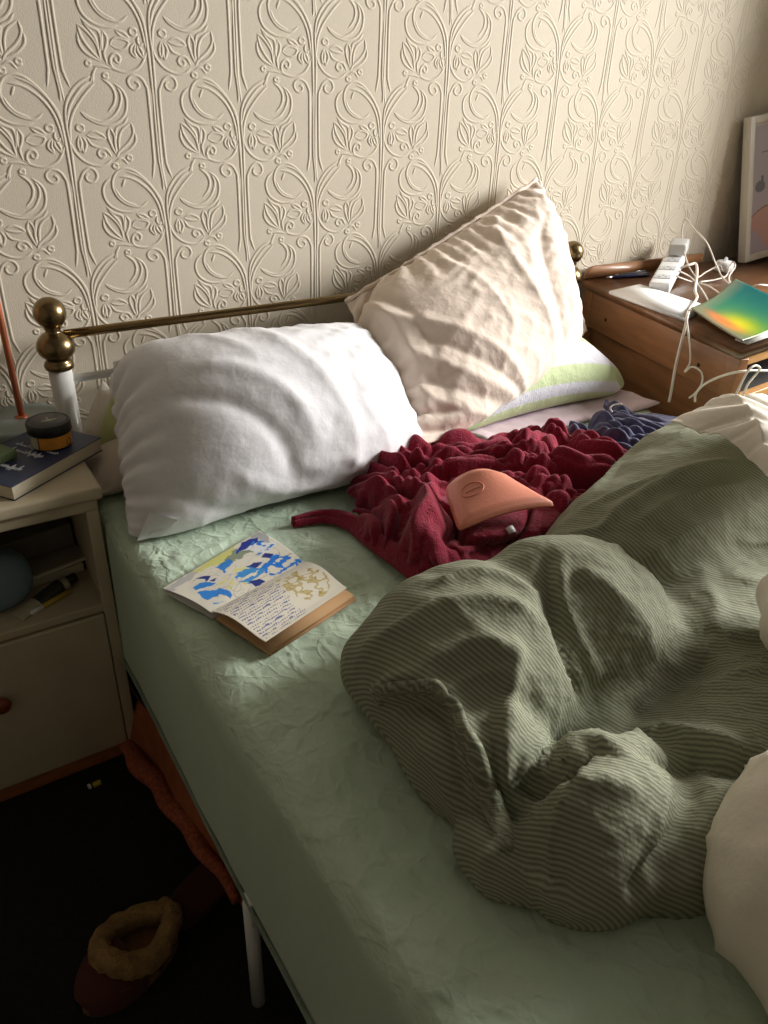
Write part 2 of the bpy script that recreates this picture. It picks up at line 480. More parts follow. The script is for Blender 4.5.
MOTIF = [[(-25,-226),(-28,192),(-36,500),(-51,836),(-88,1035),(-202,1268),(-372,1481),(-559,1629),(-727,1677),(-878,1631),(-975,1516),(-1011,1361),(-951,1185),(-824,1052),(-654,980),(-493,969),(-343,1073)],[(-68,536),(-104,805),(-167,1039),(-300,1255),(-488,1422),(-676,1513),(-862,1538)],[(-710,1617),(-485,1539),(-297,1384),(-145,1185),(-38,967)],[(-1030,1518),(-1145,1428),(-1207,1290),(-1178,1116),(-1072,983),(-887,894),(-696,875),(-541,906)],[(-971,1328),(-895,1173),(-767,1059),(-577,992)],[(-752,1494),(-792,1416),(-825,1339)],[(-52,535),(-159,338),(-282,227),(-462,171),(-659,202),(-832,288)],[(-1263,896),(-1154,827),(-1028,690),(-957,555),(-926,354)],[(-1263,896),(-1216,701),(-1092,514),(-926,347)],[(-1279,785),(-1276,607),(-1170,453),(-927,334)],[(-1184,989),(-1058,870),(-909,807),(-884,649),(-921,487)],[(-1167,949),(-1078,839),(-978,704),(-931,520)],[(-833,810),(-771,709),(-802,579),(-856,466),(-824,297)],[(-833,810),(-877,649),(-871,484)],[(-698,204),(-761,310),(-730,425),(-639,469),(-571,405),(-604,326),(-666,351),(-657,397)],[(-613,838),(-466,807),(-351,712)],[(-613,838),(-499,733),(-351,702)],[(-210,817),(-231,779),(-279,765),(-326,784),(-344,824),(-324,863),(-276,877),(-229,858),(-210,817)],[(-1113,293),(-1127,266),(-1160,256),(-1192,270),(-1204,299),(-1189,327),(-1157,336),(-1125,322),(-1113,293)],[(339,816),(319,777),(270,763),(221,782),(201,823),(222,862),(271,877),(319,858),(339,816)],[(885,147),(870,119),(834,109),(798,124),(782,154),(797,183),(833,193),(869,178),(885,147)],[(1174,287),(1160,258),(1123,248),(1087,263),(1071,294),(1086,323),(1122,333),(1159,318),(1174,287)],[(907,1679),(893,1652),(858,1641),(824,1654),(809,1682),(823,1709),(858,1719),(892,1707),(907,1679)],[(-253,640),(-342,585),(-356,485),(-258,405),(-296,515),(-253,640)],[(-226,619),(-228,511),(-138,418),(-148,524),(-214,618)],[(-724,601),(-624,714),(-449,691),(-384,638),(-504,528),(-724,601)],[(-192,760),(-213,678),(-174,609),(-94,655)],[(-1103,259),(-910,259),(-737,214)],[(-1075,197),(-1122,83),(-1164,1)],[(28,-230),(41,188),(45,529),(25,832),(52,1144),(153,1352),(294,1509),(454,1617),(594,1668)],[(66,595),(81,829),(171,1057),(313,1248),(494,1438),(647,1563)],[(37,865),(112,1125),(233,1316),(413,1505),(554,1582)],[(777,1640),(921,1529),(986,1389),(946,1224),(815,1079)],[(991,1560),(1143,1433),(1188,1265),(1138,1066),(984,920),(784,869),(577,906),(413,993),(316,1090)],[(1034,1503),(1090,1385),(1063,1220),(928,1034),(701,927),(495,976),(316,1090)],[(46,597),(105,424),(247,260),(454,170),(643,181),(781,277)],[(805,827),(756,693),(800,519),(874,348)],[(805,827),(878,687),(871,550),(882,376)],[(1226,909),(1037,781),(955,614),(937,407)],[(1226,909),(1251,736),(1135,563),(937,407),(874,313)],[(1281,735),(1276,579),(1129,431),(959,364)],[(1181,1006),(1078,882),(931,804),(896,583)],[(229,694),(179,555),(207,434),(248,551),(237,680)],[(282,668),(339,546),(268,407),(248,551)],[(364,697),(536,756),(711,645),(536,637),(364,697)],[(363,646),(446,523),(599,479)],[(781,312),(704,439),(591,456),(529,380),(592,303),(671,347),(620,392)],[(841,238),(981,282),(1082,170)],[(714,1825),(634,1708),(615,1564)],[(-354,9),(-294,4),(-279,-66),(-369,-111),(-456,-53),(-473,52),(-364,130),(-224,85),(-145,-42),(-119,-218),(-133,-1250),(-151,-1437),(-198,-1664)],[(320,29),(245,-1),(266,-90),(370,-116),(454,-34),(433,73),(341,132),(217,71),(137,-63),(99,-236),(99,-1255),(121,-1444),(198,-1670)],[(-25,-226),(-40,-1252),(-27,-1440),(0,-1728),(-10,-1889)],[(28,-230),(6,-1253),(18,-1568),(61,-1892)]]
def ridge(P, r, hgt):
    """raised round bead along a 2D stroke (x,z) on the wall plane"""
    n = len(P); T = np.gradient(P, axis=0); T /= np.linalg.norm(T, axis=1)[:, None]+1e-12
    Nn = np.stack([-T[:, 1], T[:, 0]], 1)
    tp = np.minimum(1, np.minimum(np.arange(n), np.arange(n)[::-1])/2.+.35)[:, None]
    V = []
    for k, (a, b) in enumerate(((-1, -.15), (-.55, .8), (0, 1), (.55, .8), (1, -.15))):
        q = P+Nn*a*r*tp
        V.append(np.stack([q[:, 0], -b*hgt*tp[:, 0], q[:, 1]], 1))
    V = np.stack(V, 1).reshape(-1, 3)
    return V, grid_faces(n, 5)
strokes = []
for st in MOTIF:
    P = np.array(st, float)/10000
    if np.linalg.norm(P[0]-P[-1]) < 1e-5: P = smooth_path(P[:-1], 2, closed=True); P = np.vstack([P, P[:1]])
    else: P = smooth_path(P, 3)
    strokes.append(P)
mV, mF = join(*[ridge(P, .0032, .0012) for P in strokes])
parts = [(np.array([(X0, 0, 0), (X1, 0, 0), (X1, 0, Z1), (X0, 0, Z1)], float), [(0, 1, 2, 3)])]
for i in range(-5, 15):
    for r in range(-3, 4):
        zz = 1.26807-(r+(.5 if i % 2 == 0 else 0))*.31494
        xx = (i+.56)*.1733
        if zz < .42 or zz > 2.1: continue
        parts.append((mV+np.array([xx, 0, zz]), mF))
wall_back = struct('wall_back', join(*parts), M_wall, smooth=True)
struct('floor', box2((X0, Y0, -.05), (X1, 0, 0), 0), M_carpet)
struct('ceiling', box2((X0, Y0, Z1), (X1, 0, Z1+.05), 0), M_ceil)
struct('wall_left', box2((X0-.05, Y0, 0), (X0, 0, Z1), 0), M_plain)
struct('wall_front', box2((X0, Y0-.05, 0), (X1, Y0, Z1), 0), M_plain)
WY0, WY1, WZ0, WZ1 = -2.0, -.7, 1.22, 2.36      # window opening in the right wall
struct('wall_right', join(box2((X1, Y0, 0), (X1+.2, 0, WZ0), 0), box2((X1, Y0, WZ1), (X1+.2, 0, Z1), 0),
                          box2((X1, Y0, WZ0), (X1+.2, WY0, WZ1), 0), box2((X1, WY1, WZ0), (X1+.2, 0, WZ1), 0)), M_plain)
struct('wall_shade_block', box2((2.40, -.51, 0), (X1, 0, Z1), 0), M_wall)  # unseen block, added to keep window light off the right end of wall_back
fr = []
for y in (WY0+.03, (WY0+WY1)/2, WY1-.03): fr.append(box2((X1+.09, y-.03, WZ0), (X1+.14, y+.03, WZ1), .004))
for z in (WZ0+.03, WZ1-.03): fr.append(box2((X1+.09, WY0, z-.03), (X1+.14, WY1, z+.03), .004))
struct('window_1', join(*fr), M_white_trim)
struct('baseboard_back', box2((X0, -.016, 0), (X1, 0, .13), .004), M_white_trim)

# ------------------------------------------------------------------ light
w = bpy.data.worlds.new('world'); SC.world = w; w.use_nodes = True
nt = w.node_tree; bg = nt.nodes['Background']
sky = nt.nodes.new('ShaderNodeTexSky'); sky.sky_type = 'HOSEK_WILKIE'; sky.turbidity = 6; sky.sun_direction = (.3, -.6, .75)
nt.links.new(sky.outputs[0], bg.inputs['Color']); bg.inputs['Strength'].default_value = .6
def area(name, loc, target, sx, sy, power, col):
    l = bpy.data.lights.new(name, 'AREA'); l.shape = 'RECTANGLE'; l.size = sx; l.size_y = sy; l.energy = power; l.color = col
    o = bpy.data.objects.new(name, l); COL.objects.link(o); o.location = loc
    d = Vector(target)-Vector(loc); o.rotation_euler = d.to_track_quat('-Z', 'Y').to_euler(); return o
area('window_light', (X1+.18, (WY0+WY1)/2, (WZ0+WZ1)/2), (1.0, -.9, .60), 1.3, 1.1, 262, (1., .98, .95))
SC.view_settings.view_transform = 'Standard'
SC.view_settings.look = 'None'
SC.view_settings.exposure = .0

# ------------------------------------------------------------------ bed frame
M_brass = mat('aged_brass', (132, 112, 80), .27, 1., vary=(25, .18))
M_wpaint = mat('white_enamel', (214, 214, 210), .35, coat=.3)
bed = empty('bed_frame', 'white metal double bed frame with brass ball finials against the wallpaper', 'bed frame', (.69, -.07, 0))
BX = 1.383
FIN = [(.0, .072-.085), (.021, -.013), (.0275, -.009), (.0285, -.002), (.026, .004), (.0215, .008), (.024, .012), (.030, .017), (.0345, .024), (.0365, .034),
       (.0345, .044), (.030, .052), (.024, .058), (.016, .063), (.0135, .067), (.0165, .0705)]
FIN += [(.0305*math.sin(a), .1005-.0305*math.cos(a)) for a in np.linspace(.5, math.pi, 18)]
for x in (0, BX):
    p = mk('post', tube([(x, -.07, 0), (x, -.07, .4), (x, -.07, .775)], .0225, 20), M_wpaint, bed)
    f = mk('finial', lathe(FIN, (x, -.07, .778), 36), M_brass, p); f['label'] = 'brass ball finial on white post'
rail = mk('top_rail', tube([(.02, -.07, .834), (BX-.02, -.07, .834)], .0092, 16), M_brass, bed); rail['label'] = 'thin brass top rail of the headboard'
mk('lower_rail', tube([(.015, -.07, .742), (BX-.015, -.07, .742)], .0085, 14), M_wpaint, bed)
mk('bottom_rail', tube([(.015, -.07, .42), (BX-.015, -.07, .42)], .0085, 14), M_wpaint, bed)
for x in (-.012, 1.30):
    mk('side_rail', box2((x-.012, -1.97, .236), (x+.012, -.07, .262), .004), M_wpaint, bed)
for x in (-.03, 1.31):
    for y in (-.993, -1.9):
        lg = mk('leg', join(tube([(x, y, 0), (x, y, .26)], .0110, 14), box2((x-.004, y-.012, .215), (x+.016, y+.012, .27), .002)), M_wpaint, bed)

# ------------------------------------------------------------------ mattress in a fitted sheet
M_sheet = mat('sage_cotton', (184, 202, 180), .9, sheen=.15, bump=[(30, .0016, 'crease'), (11, .005, 'crease'), (15, .0012, 'line'), (34, .0005, 'line'), (500, .0004)])
mt = empty('mattress', 'thick mattress wearing a creased pale sage green fitted sheet', 'mattress', (.645, -1.0, .262))
def fold(t, a, b, r):
    """straight run t -> position across a rounded box edge, and the drop below the top"""
    t = np.asarray(t, float); q = r*math.pi/2
    pos = np.clip(t, a+r, b-r); drop = np.zeros_like(t)
    for sgn, lim in ((-1, a), (1, b)):
        e = (t-(lim-sgn*r))*sgn; m_ = e > 0
        ang = np.clip(e/r, 0, math.pi/2)
        pos = np.where(m_, (lim-sgn*r)+sgn*r*np.sin(ang), pos)
        drop = np.where(m_, r*(1-np.cos(ang))+np.maximum(0, e-q), drop)
    return pos, drop
MX0, MX1, MY0, MY1, MR = -.03, 1.32, -1.97, -.05, .045
side = .30
tu = np.concatenate([np.linspace(MX0-side, MX0, 22)[:-1], np.linspace(MX0, MX1, 215), np.linspace(MX1, MX1+side, 12)[1:]])
tv = np.concatenate([np.linspace(MY0-side, MY0, 16)[:-1], np.linspace(MY0, MY1, 290), np.linspace(MY1, MY1+side, 8)[1:]])
U, Vv = np.meshgrid(tu, tv, indexing='ij')
px, dx = fold(U, MX0, MX1, MR); py, dy = fold(Vv, MY0, MY1, MR)
P = np.stack([px, py, ZB-np.minimum(np.maximum(dx, dy), .325)], -1)
fl = P.reshape(-1, 3)
wr = fnoise(fl*np.array([1, .5, 1]), 9, 3)*.005+fnoise(fl*np.array([.5, 1.3, 1]), 26, 5)*.0022
top = (np.maximum(dx, dy) < .01).ravel()
fl[:, 2] += np.where(top, wr, wr*.4)
for a_, w_, ln_ in ((.009, .016, [(0.338, -0.522, 0.585), (0.345, -0.631, 0.585), (0.362, -0.753, 0.585), (0.36, -0.858, 0.585)]), (.007, .014, [(0.236, -0.608, 0.585), (0.278, -0.677, 0.585), (0.291, -0.812, 0.585), (0.275, -0.906, 0.585)]),
                    (.005, .010, [(0.302, -0.705, 0.585), (0.266, -0.829, 0.585), (0.211, -0.923, 0.585)]), (.006, .010, [(-0.033, -0.554, 0.58), (-0.029, -0.681, 0.58), (-0.028, -0.827, 0.58), (-0.027, -0.959, 0.58), (-0.032, -1.04, 0.58)]),
                    (.004, .008, [(0.018, -0.877, 0.585), (0.044, -0.95, 0.585), (0.037, -1.036, 0.585)]), (.004, .008, [(-0.03, -0.89, 0.585), (-0.006, -0.951, 0.585), (-0.007, -1.021, 0.585)]), (.004, .008, [(0.105, -0.903, 0.585), (0.104, -0.968, 0.585), (0.055, -1.033, 0.585)]),
                    (.005, .009, [(-0.003, -0.674, 0.585), (-0.023, -0.774, 0.585), (-0.017, -0.856, 0.585)]), (.005, .012, [(-0.061, -1.334, 0.585), (-0.012, -1.335, 0.585), (0.035, -1.357, 0.585)]), (.005, .010, [(-0.053, -1.357, 0.585), (-0.002, -1.36, 0.585), (0.044, -1.376, 0.585)]),
                    (.005, .012, [(0.015, -0.573, 0.585), (0.082, -0.58, 0.585), (0.148, -0.559, 0.585)]), (.006, .014, [(0.363, -0.6, 0.585), (0.396, -0.718, 0.585), (0.394, -0.839, 0.585)])):
    q_ = smooth_path(ln_, 4); q_[:, 2] = 0; d_, t_ = polydist(fl*np.array([1, 1, 0]), q_)
    fl[:, 2] += a_*np.exp(-d_/w_)*np.clip(np.minimum(t_, 1-t_)*5, 0, 1)
fl[:, 0] += np.where(dx.ravel() > .03, fnoise(fl*np.array([1, 1, .4]), 14, 8)*.0035, 0)
sheet = mk('fitted_sheet', (fl, grid_faces(len(tu), len(tv))), M_sheet, mt)
sheet.data.materials.append(mat('sage_cotton_side', (184, 202, 180), .9, sheen=.15, bump=[(9, .006), (500, .0004)]))
dz_ = np.maximum(dx, dy); dz_ = np.maximum(dz_[:-1, :-1], dz_[1:, 1:]).ravel()
sheet.data.polygons.foreach_set('material_index', (dz_ > .03).astype(np.int32))
mk('hem', tube([(MX0-.003, y, .262+.004*math.sin(y*9)) for y in np.linspace(-1.95, -.06, 60)], .004, 8), M_sheet, mt)

# ------------------------------------------------------------------ bedside cabinet
M_cream = mat('cream_gloss_paint', (190, 177, 150), .45, vary=(14, .06), bump=[(90, .0004)])
M_dark = mat('shadow_gap', (30, 26, 20), .9)
M_knob = mat('red_wood_knob', (120, 52, 34), .35)
NX0, NX1, NYF, NYB, NZ = -.46, -.030, -.378, -.012, .655
ns = empty('bedside_cabinet', 'cream painted bedside cabinet with open shelf above a door, left of the bed', 'cabinet', ((NX0+NX1)/2, -.18, 0))
mk('top', box2((NX0-.012, NYF-.012, NZ-.024), (NX1+.010, NYB, NZ), .006), M_cream, ns)
mk('side_panel', box2((NX1-.018, NYF, .0), (NX1, NYB, NZ-.02), .003), M_cream, ns)
mk('side_panel', box2((NX0, NYF, .0), (NX0+.018, NYB, NZ-.02), .003), M_cream, ns)
mk('back_panel', box2((NX0+.018, NYB-.012, .06), (NX1-.018, NYB, NZ-.02), .001), M_cream, ns)
mk('shelf', box2((NX0+.015, NYF+.001, .385), (NX1-.016, NYB-.012, .403), .003), M_cream, ns)
mk('front_frame', join(box2((NX0, NYF-.003, NZ-.048), (NX1, NYF+.014, NZ-.022), .003),
                       box2((NX1-.022, NYF-.002, .036), (NX1, NYF+.014, NZ-.024), .003),
                       box2((NX0, NYF-.002, .036), (NX0+.022, NYF+.014, NZ-.024), .003)), M_cream, ns)
door = mk('door', box2((NX0+.024, NYF-.004, .042), (NX1-.0235, NYF+.014, .381), .003), M_cream, ns)
kn = mk('knob', (lambda V, F: (np.stack([V[:, 0], -V[:, 2], V[:, 1]], 1)+np.array([-.262, NYF-.004, .262]), F))(
    *lathe([(.006, 0), (.007, .006), (.014, .012), (.017, .019), (.014, .026), (.007, .0295)], (0, 0, 0), 20)), M_knob, door)
kn['label'] = 'round reddish brown knob'
M_plinth = mat('worn_orange_wood', (160, 98, 52), .6, vary=(20, .3, (1, 8, 8)))
pl = mk('plinth', box2((NX0, NYF+.006, 0), (NX1, NYF+.03, .04), .002), M_plinth, ns); pl['label'] = 'bare orange wood plinth under the cream door'

# things on the cabinet
M_lamp = mat('grey_blue_enamel', (150, 160, 156), .35)
M_copper = mat('copper', (202, 118, 84), .36, .65)
lamp = empty('table_lamp', 'table lamp with copper stem on a round grey base, on the bedside cabinet', 'lamp', (-.088, -.075, NZ))
mk('base', lathe([(.076, 0), (.082, .004), (.0835, .012), (.082, .021), (.077, .0255), (.03, .027), (.012, .0275)], (-.088, -.075, NZ), 48), M_lamp, lamp)
mk('stem', join(tube([(-.088, -.075, NZ+.02), (-.088, -.075, 1.12)], .0062, 14), lathe([(.013, 0), (.013, .003), (.007, .006)], (-.088, -.075, NZ+.0265), 20)), M_copper, lamp)
mk('cord', tube([(-.04, -.05, NZ+.006), (-.018, -.045, NZ+.012), (-.004, -.05, NZ+.004), (.0, -.045, NZ-.05), (.0, -.035, .45)], .0028, 8, 6), mat('grey_cord', (120, 118, 110), .6), lamp)

M_navyc = mat('navy_book_cover', (38, 50, 80), .45, vary=(30, .1))
M_page = mat('book_paper', (214, 204, 180), .85, bump=[(600, .0006, 'noise', (.2, .2, 9))])
M_ink = mat('silver_ink', (206, 208, 216), .5)
bk = empty('paperback_book', 'dark navy paperback book with silver handwritten title lying under the jar', 'book', (-.13, -.28, NZ))
bR, bF = np.array([-.004, -.262]), np.array([-.160, -.372])
ex = bF-bR; ln = np.linalg.norm(ex); ex /= ln; ey = np.array([-ex[1], ex[0]])
if ey[0] > 0: ey = -ey
LB, WB = .222, .142
bR = bF-ex*LB
ez = np.array([0, 0, 1.])
E3 = lambda a, b, z: np.array([*(bF-ex*a+ey*b), z])
TH = .027
mk('pages', obox(E3(LB/2, WB/2, NZ+TH/2), np.array([*ex, 0])*(LB-.003), np.array([*ey, 0])*(WB-.003), ez*(TH-.003), .0008), M_page, bk)
cov = mk('cover', join(obox(E3(LB/2, WB/2, NZ+TH-.0008), np.array([*ex, 0])*LB, np.array([*ey, 0])*WB, ez*.0016, .0005),
               obox(E3(LB/2, WB/2, NZ+.0008), np.array([*ex, 0])*LB, np.array([*ey, 0])*WB, ez*.0016, .0005),
               obox(E3(LB/2, WB-.0008, NZ+TH/2), np.array([*ex, 0])*LB, np.array([*ey, 0])*.0016, ez*TH, .0005)), M_navyc, bk)
def scrawl(a0, a1, b0, z, hgt, seed):
    """joined-up looking writing along the cover (a across, b along)"""
    r = np.random.default_rng(seed); out = []; t = b0; 
    n = int(abs(a1-a0)/.0052); st = (a1-a0)/n
    P = []
    for k in range(n):
        up = hgt*(r.uniform(.35, .6) if r.random() < .68 else r.uniform(.9, 1.2)); dn = -hgt*(.35 if r.random() < .15 else 0)
        x = a0+k*st
        P += [(x, dn), (x+st*.35, up), (x+st*.7, up*.25)]
        if r.random() < .13 and len(P) > 5: out.append(P); P = []
    if len(P) > 3: out.append(P)
    res = []
    for P in out:
        q = smooth_path(np.array(P), 3)
        res.append(tube(q_to(q, b0, z), .0009, 5))
    return join(*res)
def q_to(q, b0, z):
    return [E3(b0+v, u, z) for u, v in q]
mk('lettering', join(scrawl(.110, .035, .105, NZ+TH+.0004, .016, 5), scrawl(.118, .02, .128, NZ+TH+.0004, .013, 8), scrawl(.098, .03, .050, NZ+TH+.0004, .017, 12),
     scrawl(.105, .02, .155, NZ+TH+.0004, .013, 19)), M_ink, cov)

M_lid = mat('black_plastic', (22, 22, 24), .35)
M_jar = mat('amber_label', (206, 138, 40), .5, vary=(40, .2))
M_lidtop = mat('lid_print', (92, 92, 92), .5)
M_lidmark = mat('lid_mark', (190, 188, 170), .5)
jc = (-.064, -.232, NZ+TH+.0006)
jar = empty('cosmetic_jar', 'small jar with black lid and amber yellow label standing on the navy book', 'jar', jc)
jb = mk('body', lathe([(.034, 0), (.0355, .002), (.0358, .004), (.0358, .026), (.0345, .028)], jc, 40), M_lid, jar)
lb = lambda a0, a1, z0, z1, r, n=20: (lambda A: (np.array([(jc[0]+r*math.cos(a), jc[1]+r*math.sin(a), jc[2]+z) for a in A for z in (z0, z1)]), [(2*i, 2*i+2, 2*i+3, 2*i+1) for i in range(len(A)-1)]))(np.linspace(a0, a1, n))
l1 = mk('label_band', lb(math.radians(-135), math.radians(-20), .0035, .0265, .0361), M_jar, jar); l1['label'] = 'amber paper label with a round seal'
mk('pale_band', lb(math.radians(-172), math.radians(-139), .0035, .0265, .0361, 8), mat('cream_label', (176, 168, 140), .5), jar)
seal = []
for k in range(21):
    a = TAU*k/20; seal.append((jc[0]+.0364*math.cos(math.radians(-46)+.006/.036*math.cos(a)), jc[1]+.0364*math.sin(math.radians(-46)+.006/.036*math.cos(a)), jc[2]+.0115+.0065*math.sin(a)))
mk('seal', tube(seal, .0007, 5), mat('seal_ink', (88, 52, 18), .6), l1)
lid = mk('lid', lathe([(.0375, .0275), (.0388, .029), (.0388, .0465), (.0375, .0485), (.0345, .0488), (.034, .0482)], jc, 44), M_lid, jar)
mk('lid_disc', lathe([(.0325, .0484), (.0325, .0487)], jc, 40), M_lidtop, lid)
mk('emblem', join(tube([(jc[0]-.013, jc[1]-.004, jc[2]+.0492), (jc[0], jc[1]-.008, jc[2]+.0492), (jc[0]+.013, jc[1]-.004, jc[2]+.0492)], [.001, .003, .001], 6, 4),
          tube([(jc[0], jc[1]-.006, jc[2]+.0492), (jc[0], jc[1]+.011, jc[2]+.0492)], [.0026, .0012], 6)), M_lidmark, lid)
M_green = mat('green_card', (86, 104, 66), .6)
gb = empty('green_booklet', 'small green edged booklet at the far left of the cabinet top', 'book', (-.2, -.245, NZ))
mk('cover', box((-.198, -.235, NZ+TH+.011), (.09, .12, .016), .002, .5), M_green, gb)
mk('pages', box((-.199, -.236, NZ+TH+.0115), (.0915, .116, .012), .001, .5), M_page, gb)
mk('lower_pages', box((-.21, -.22, NZ+.014), (.07, .1, .028), .002, .5), M_green, gb)

# inside the open shelf
SZ = .403
M_slate = mat('slate_blue_cloth', (118, 138, 152), .8, bump=[(300, .0006)])
pouch_c = (-.222, -.285, SZ)
def blob(c, r, rz=0, n=(26, 16), sq=.7, seed=0, amp=.06):
    """soft bag: a superellipsoid with dents"""
    V = []
    nu, nv = n
    pw = lambda x: math.copysign(abs(x)**sq, x)
    for j in range(nv+1):
        ph = -math.pi/2+math.pi*j/nv
        for i in range(nu):
            th = TAU*i/nu; V.append((pw(math.cos(ph))*pw(math.cos(th)), pw(math.cos(ph))*pw(math.sin(th)), pw(math.sin(ph))))
    V = np.array(V); V *= 1+amp*fnoise(V, 2.2, seed)[:, None]
    V *= np.array(r); ca, sa = math.cos(rz), math.sin(rz)
    V = V@np.array([[ca, sa, 0], [-sa, ca, 0], [0, 0, 1]])+np.array(c)
    F = []
    for j in range(nv):
        for i in range(nu): F.append((j*nu+i, j*nu+(i+1) % nu, (j+1)*nu+(i+1) % nu, (j+1)*nu+i))
    return V, F
V, F = blob((-.235, -.29, SZ+.058), (.082, .05, .057), .3, seed=3)
tag(mk('cloth_pouch', (V, F), M_slate), 'slate blue soft cloth pouch in the open shelf of the bedside cabinet', 'pouch')
M_papers = mat('grey_papers', (170, 158, 134), .9, vary=(20, .1))
for k, (c, sz, rz, lab) in enumerate((((-.165, -.16, SZ+.012), (.2, .2, .022), .1, 'thick cream paperback lying flat at the bottom of the shelf stack'),
                               ((-.155, -.165, SZ+.029), (.19, .21, .010), .22, 'wide grey magazine lying in the middle of the shelf stack'),
                               ((-.16, -.13, SZ+.06), (.19, .16, .05), .16, 'grey brown box file topmost in the shelf stack'))):
    t = empty(('shelf_book', 'magazine', 'document_box')[k], lab, ('book', 'magazine', 'box')[k], (c[0], c[1], c[2]-sz[2]/2))
    mk('cover', box(c, sz, .002, rz), (M_papers, mat('magazine', (150, 142, 126), .6), mat('box_card', (112, 106, 94), .9))[k], t)
    if k < 2: mk('pages', box((c[0]+.002, c[1]-.002, c[2]), (sz[0], sz[1], sz[2]-.005), .001, rz), M_page, t)
# cosmetic tube with a pen lying along it
M_tubec = mat('clear_tube', (176, 168, 140), .3, coat=.4)
M_tubed = mat('dark_print', (44, 48, 44), .4)
ct = empty('cosmetic_tube', 'squeezed grey and black cosmetic tube with black cap on the cabinet shelf', 'tube', (-.13, -.325, SZ))
def lens(a, b, w0, w1, t0, t1, n=14):
    """flattened tube: crimped flat at a, round at b"""
    a, b = np.array(a), np.array(b); d = (b-a)/np.linalg.norm(b-a); s_ = np.cross([0, 0, 1.], d); V, F = [], []
    for i in range(n):
        t = i/(n-1); w_ = w0+(w1-w0)*t**.8; h = t0+(t1-t0)*t**.7
        for k in range(16):
            an = TAU*k/16; V.append(a+(b-a)*t+s_*w_*math.cos(an)+np.array([0, 0, h*(1+math.sin(an))]))
    for i in range(n-1):
        for k in range(16): F.append((i*16+k, i*16+(k+1) % 16, (i+1)*16+(k+1) % 16, (i+1)*16+k))
    F += [tuple(range(16))[::-1], tuple((n-1)*16+k for k in range(16))]
    return np.array(V), F
ta, tb, tcp = np.array((-.200, -.343, SZ+.001)), np.array((-.098, -.292, SZ+.001)), np.array((-.078, -.282, SZ+.001))
mk('body', lens(ta, tb, .020, .014, .001, .013), M_tubec, ct)
mk('print', lens(ta+(tb-ta)*.22, tb-(tb-ta)*.12, .0185, .0150, .0033, .0133), M_tubed, ct)
mk('cap', tube([tb+(0, 0, .013), tcp+(0, 0, .013)], .010, 16), M_lid, ct)
pn = empty('marker_pen', 'yellow barrelled pen with white tip lying beside the cosmetic tube', 'pen', (-.135, -.345, SZ))
pa, pb = np.array((-.176, -.349, SZ+.0058)), np.array((-.098, -.313, SZ+.0058))
mk('barrel', tube([pa+(pb-pa)*.28, pb], .0055, 12), mat('yellow_plastic', (170, 146, 50), .4), pn)
mk('cap', tube([pa, pa+(pb-pa)*.05, pa+(pb-pa)*.3], [.003, .0055, .0058], 12), M_white_trim, pn)

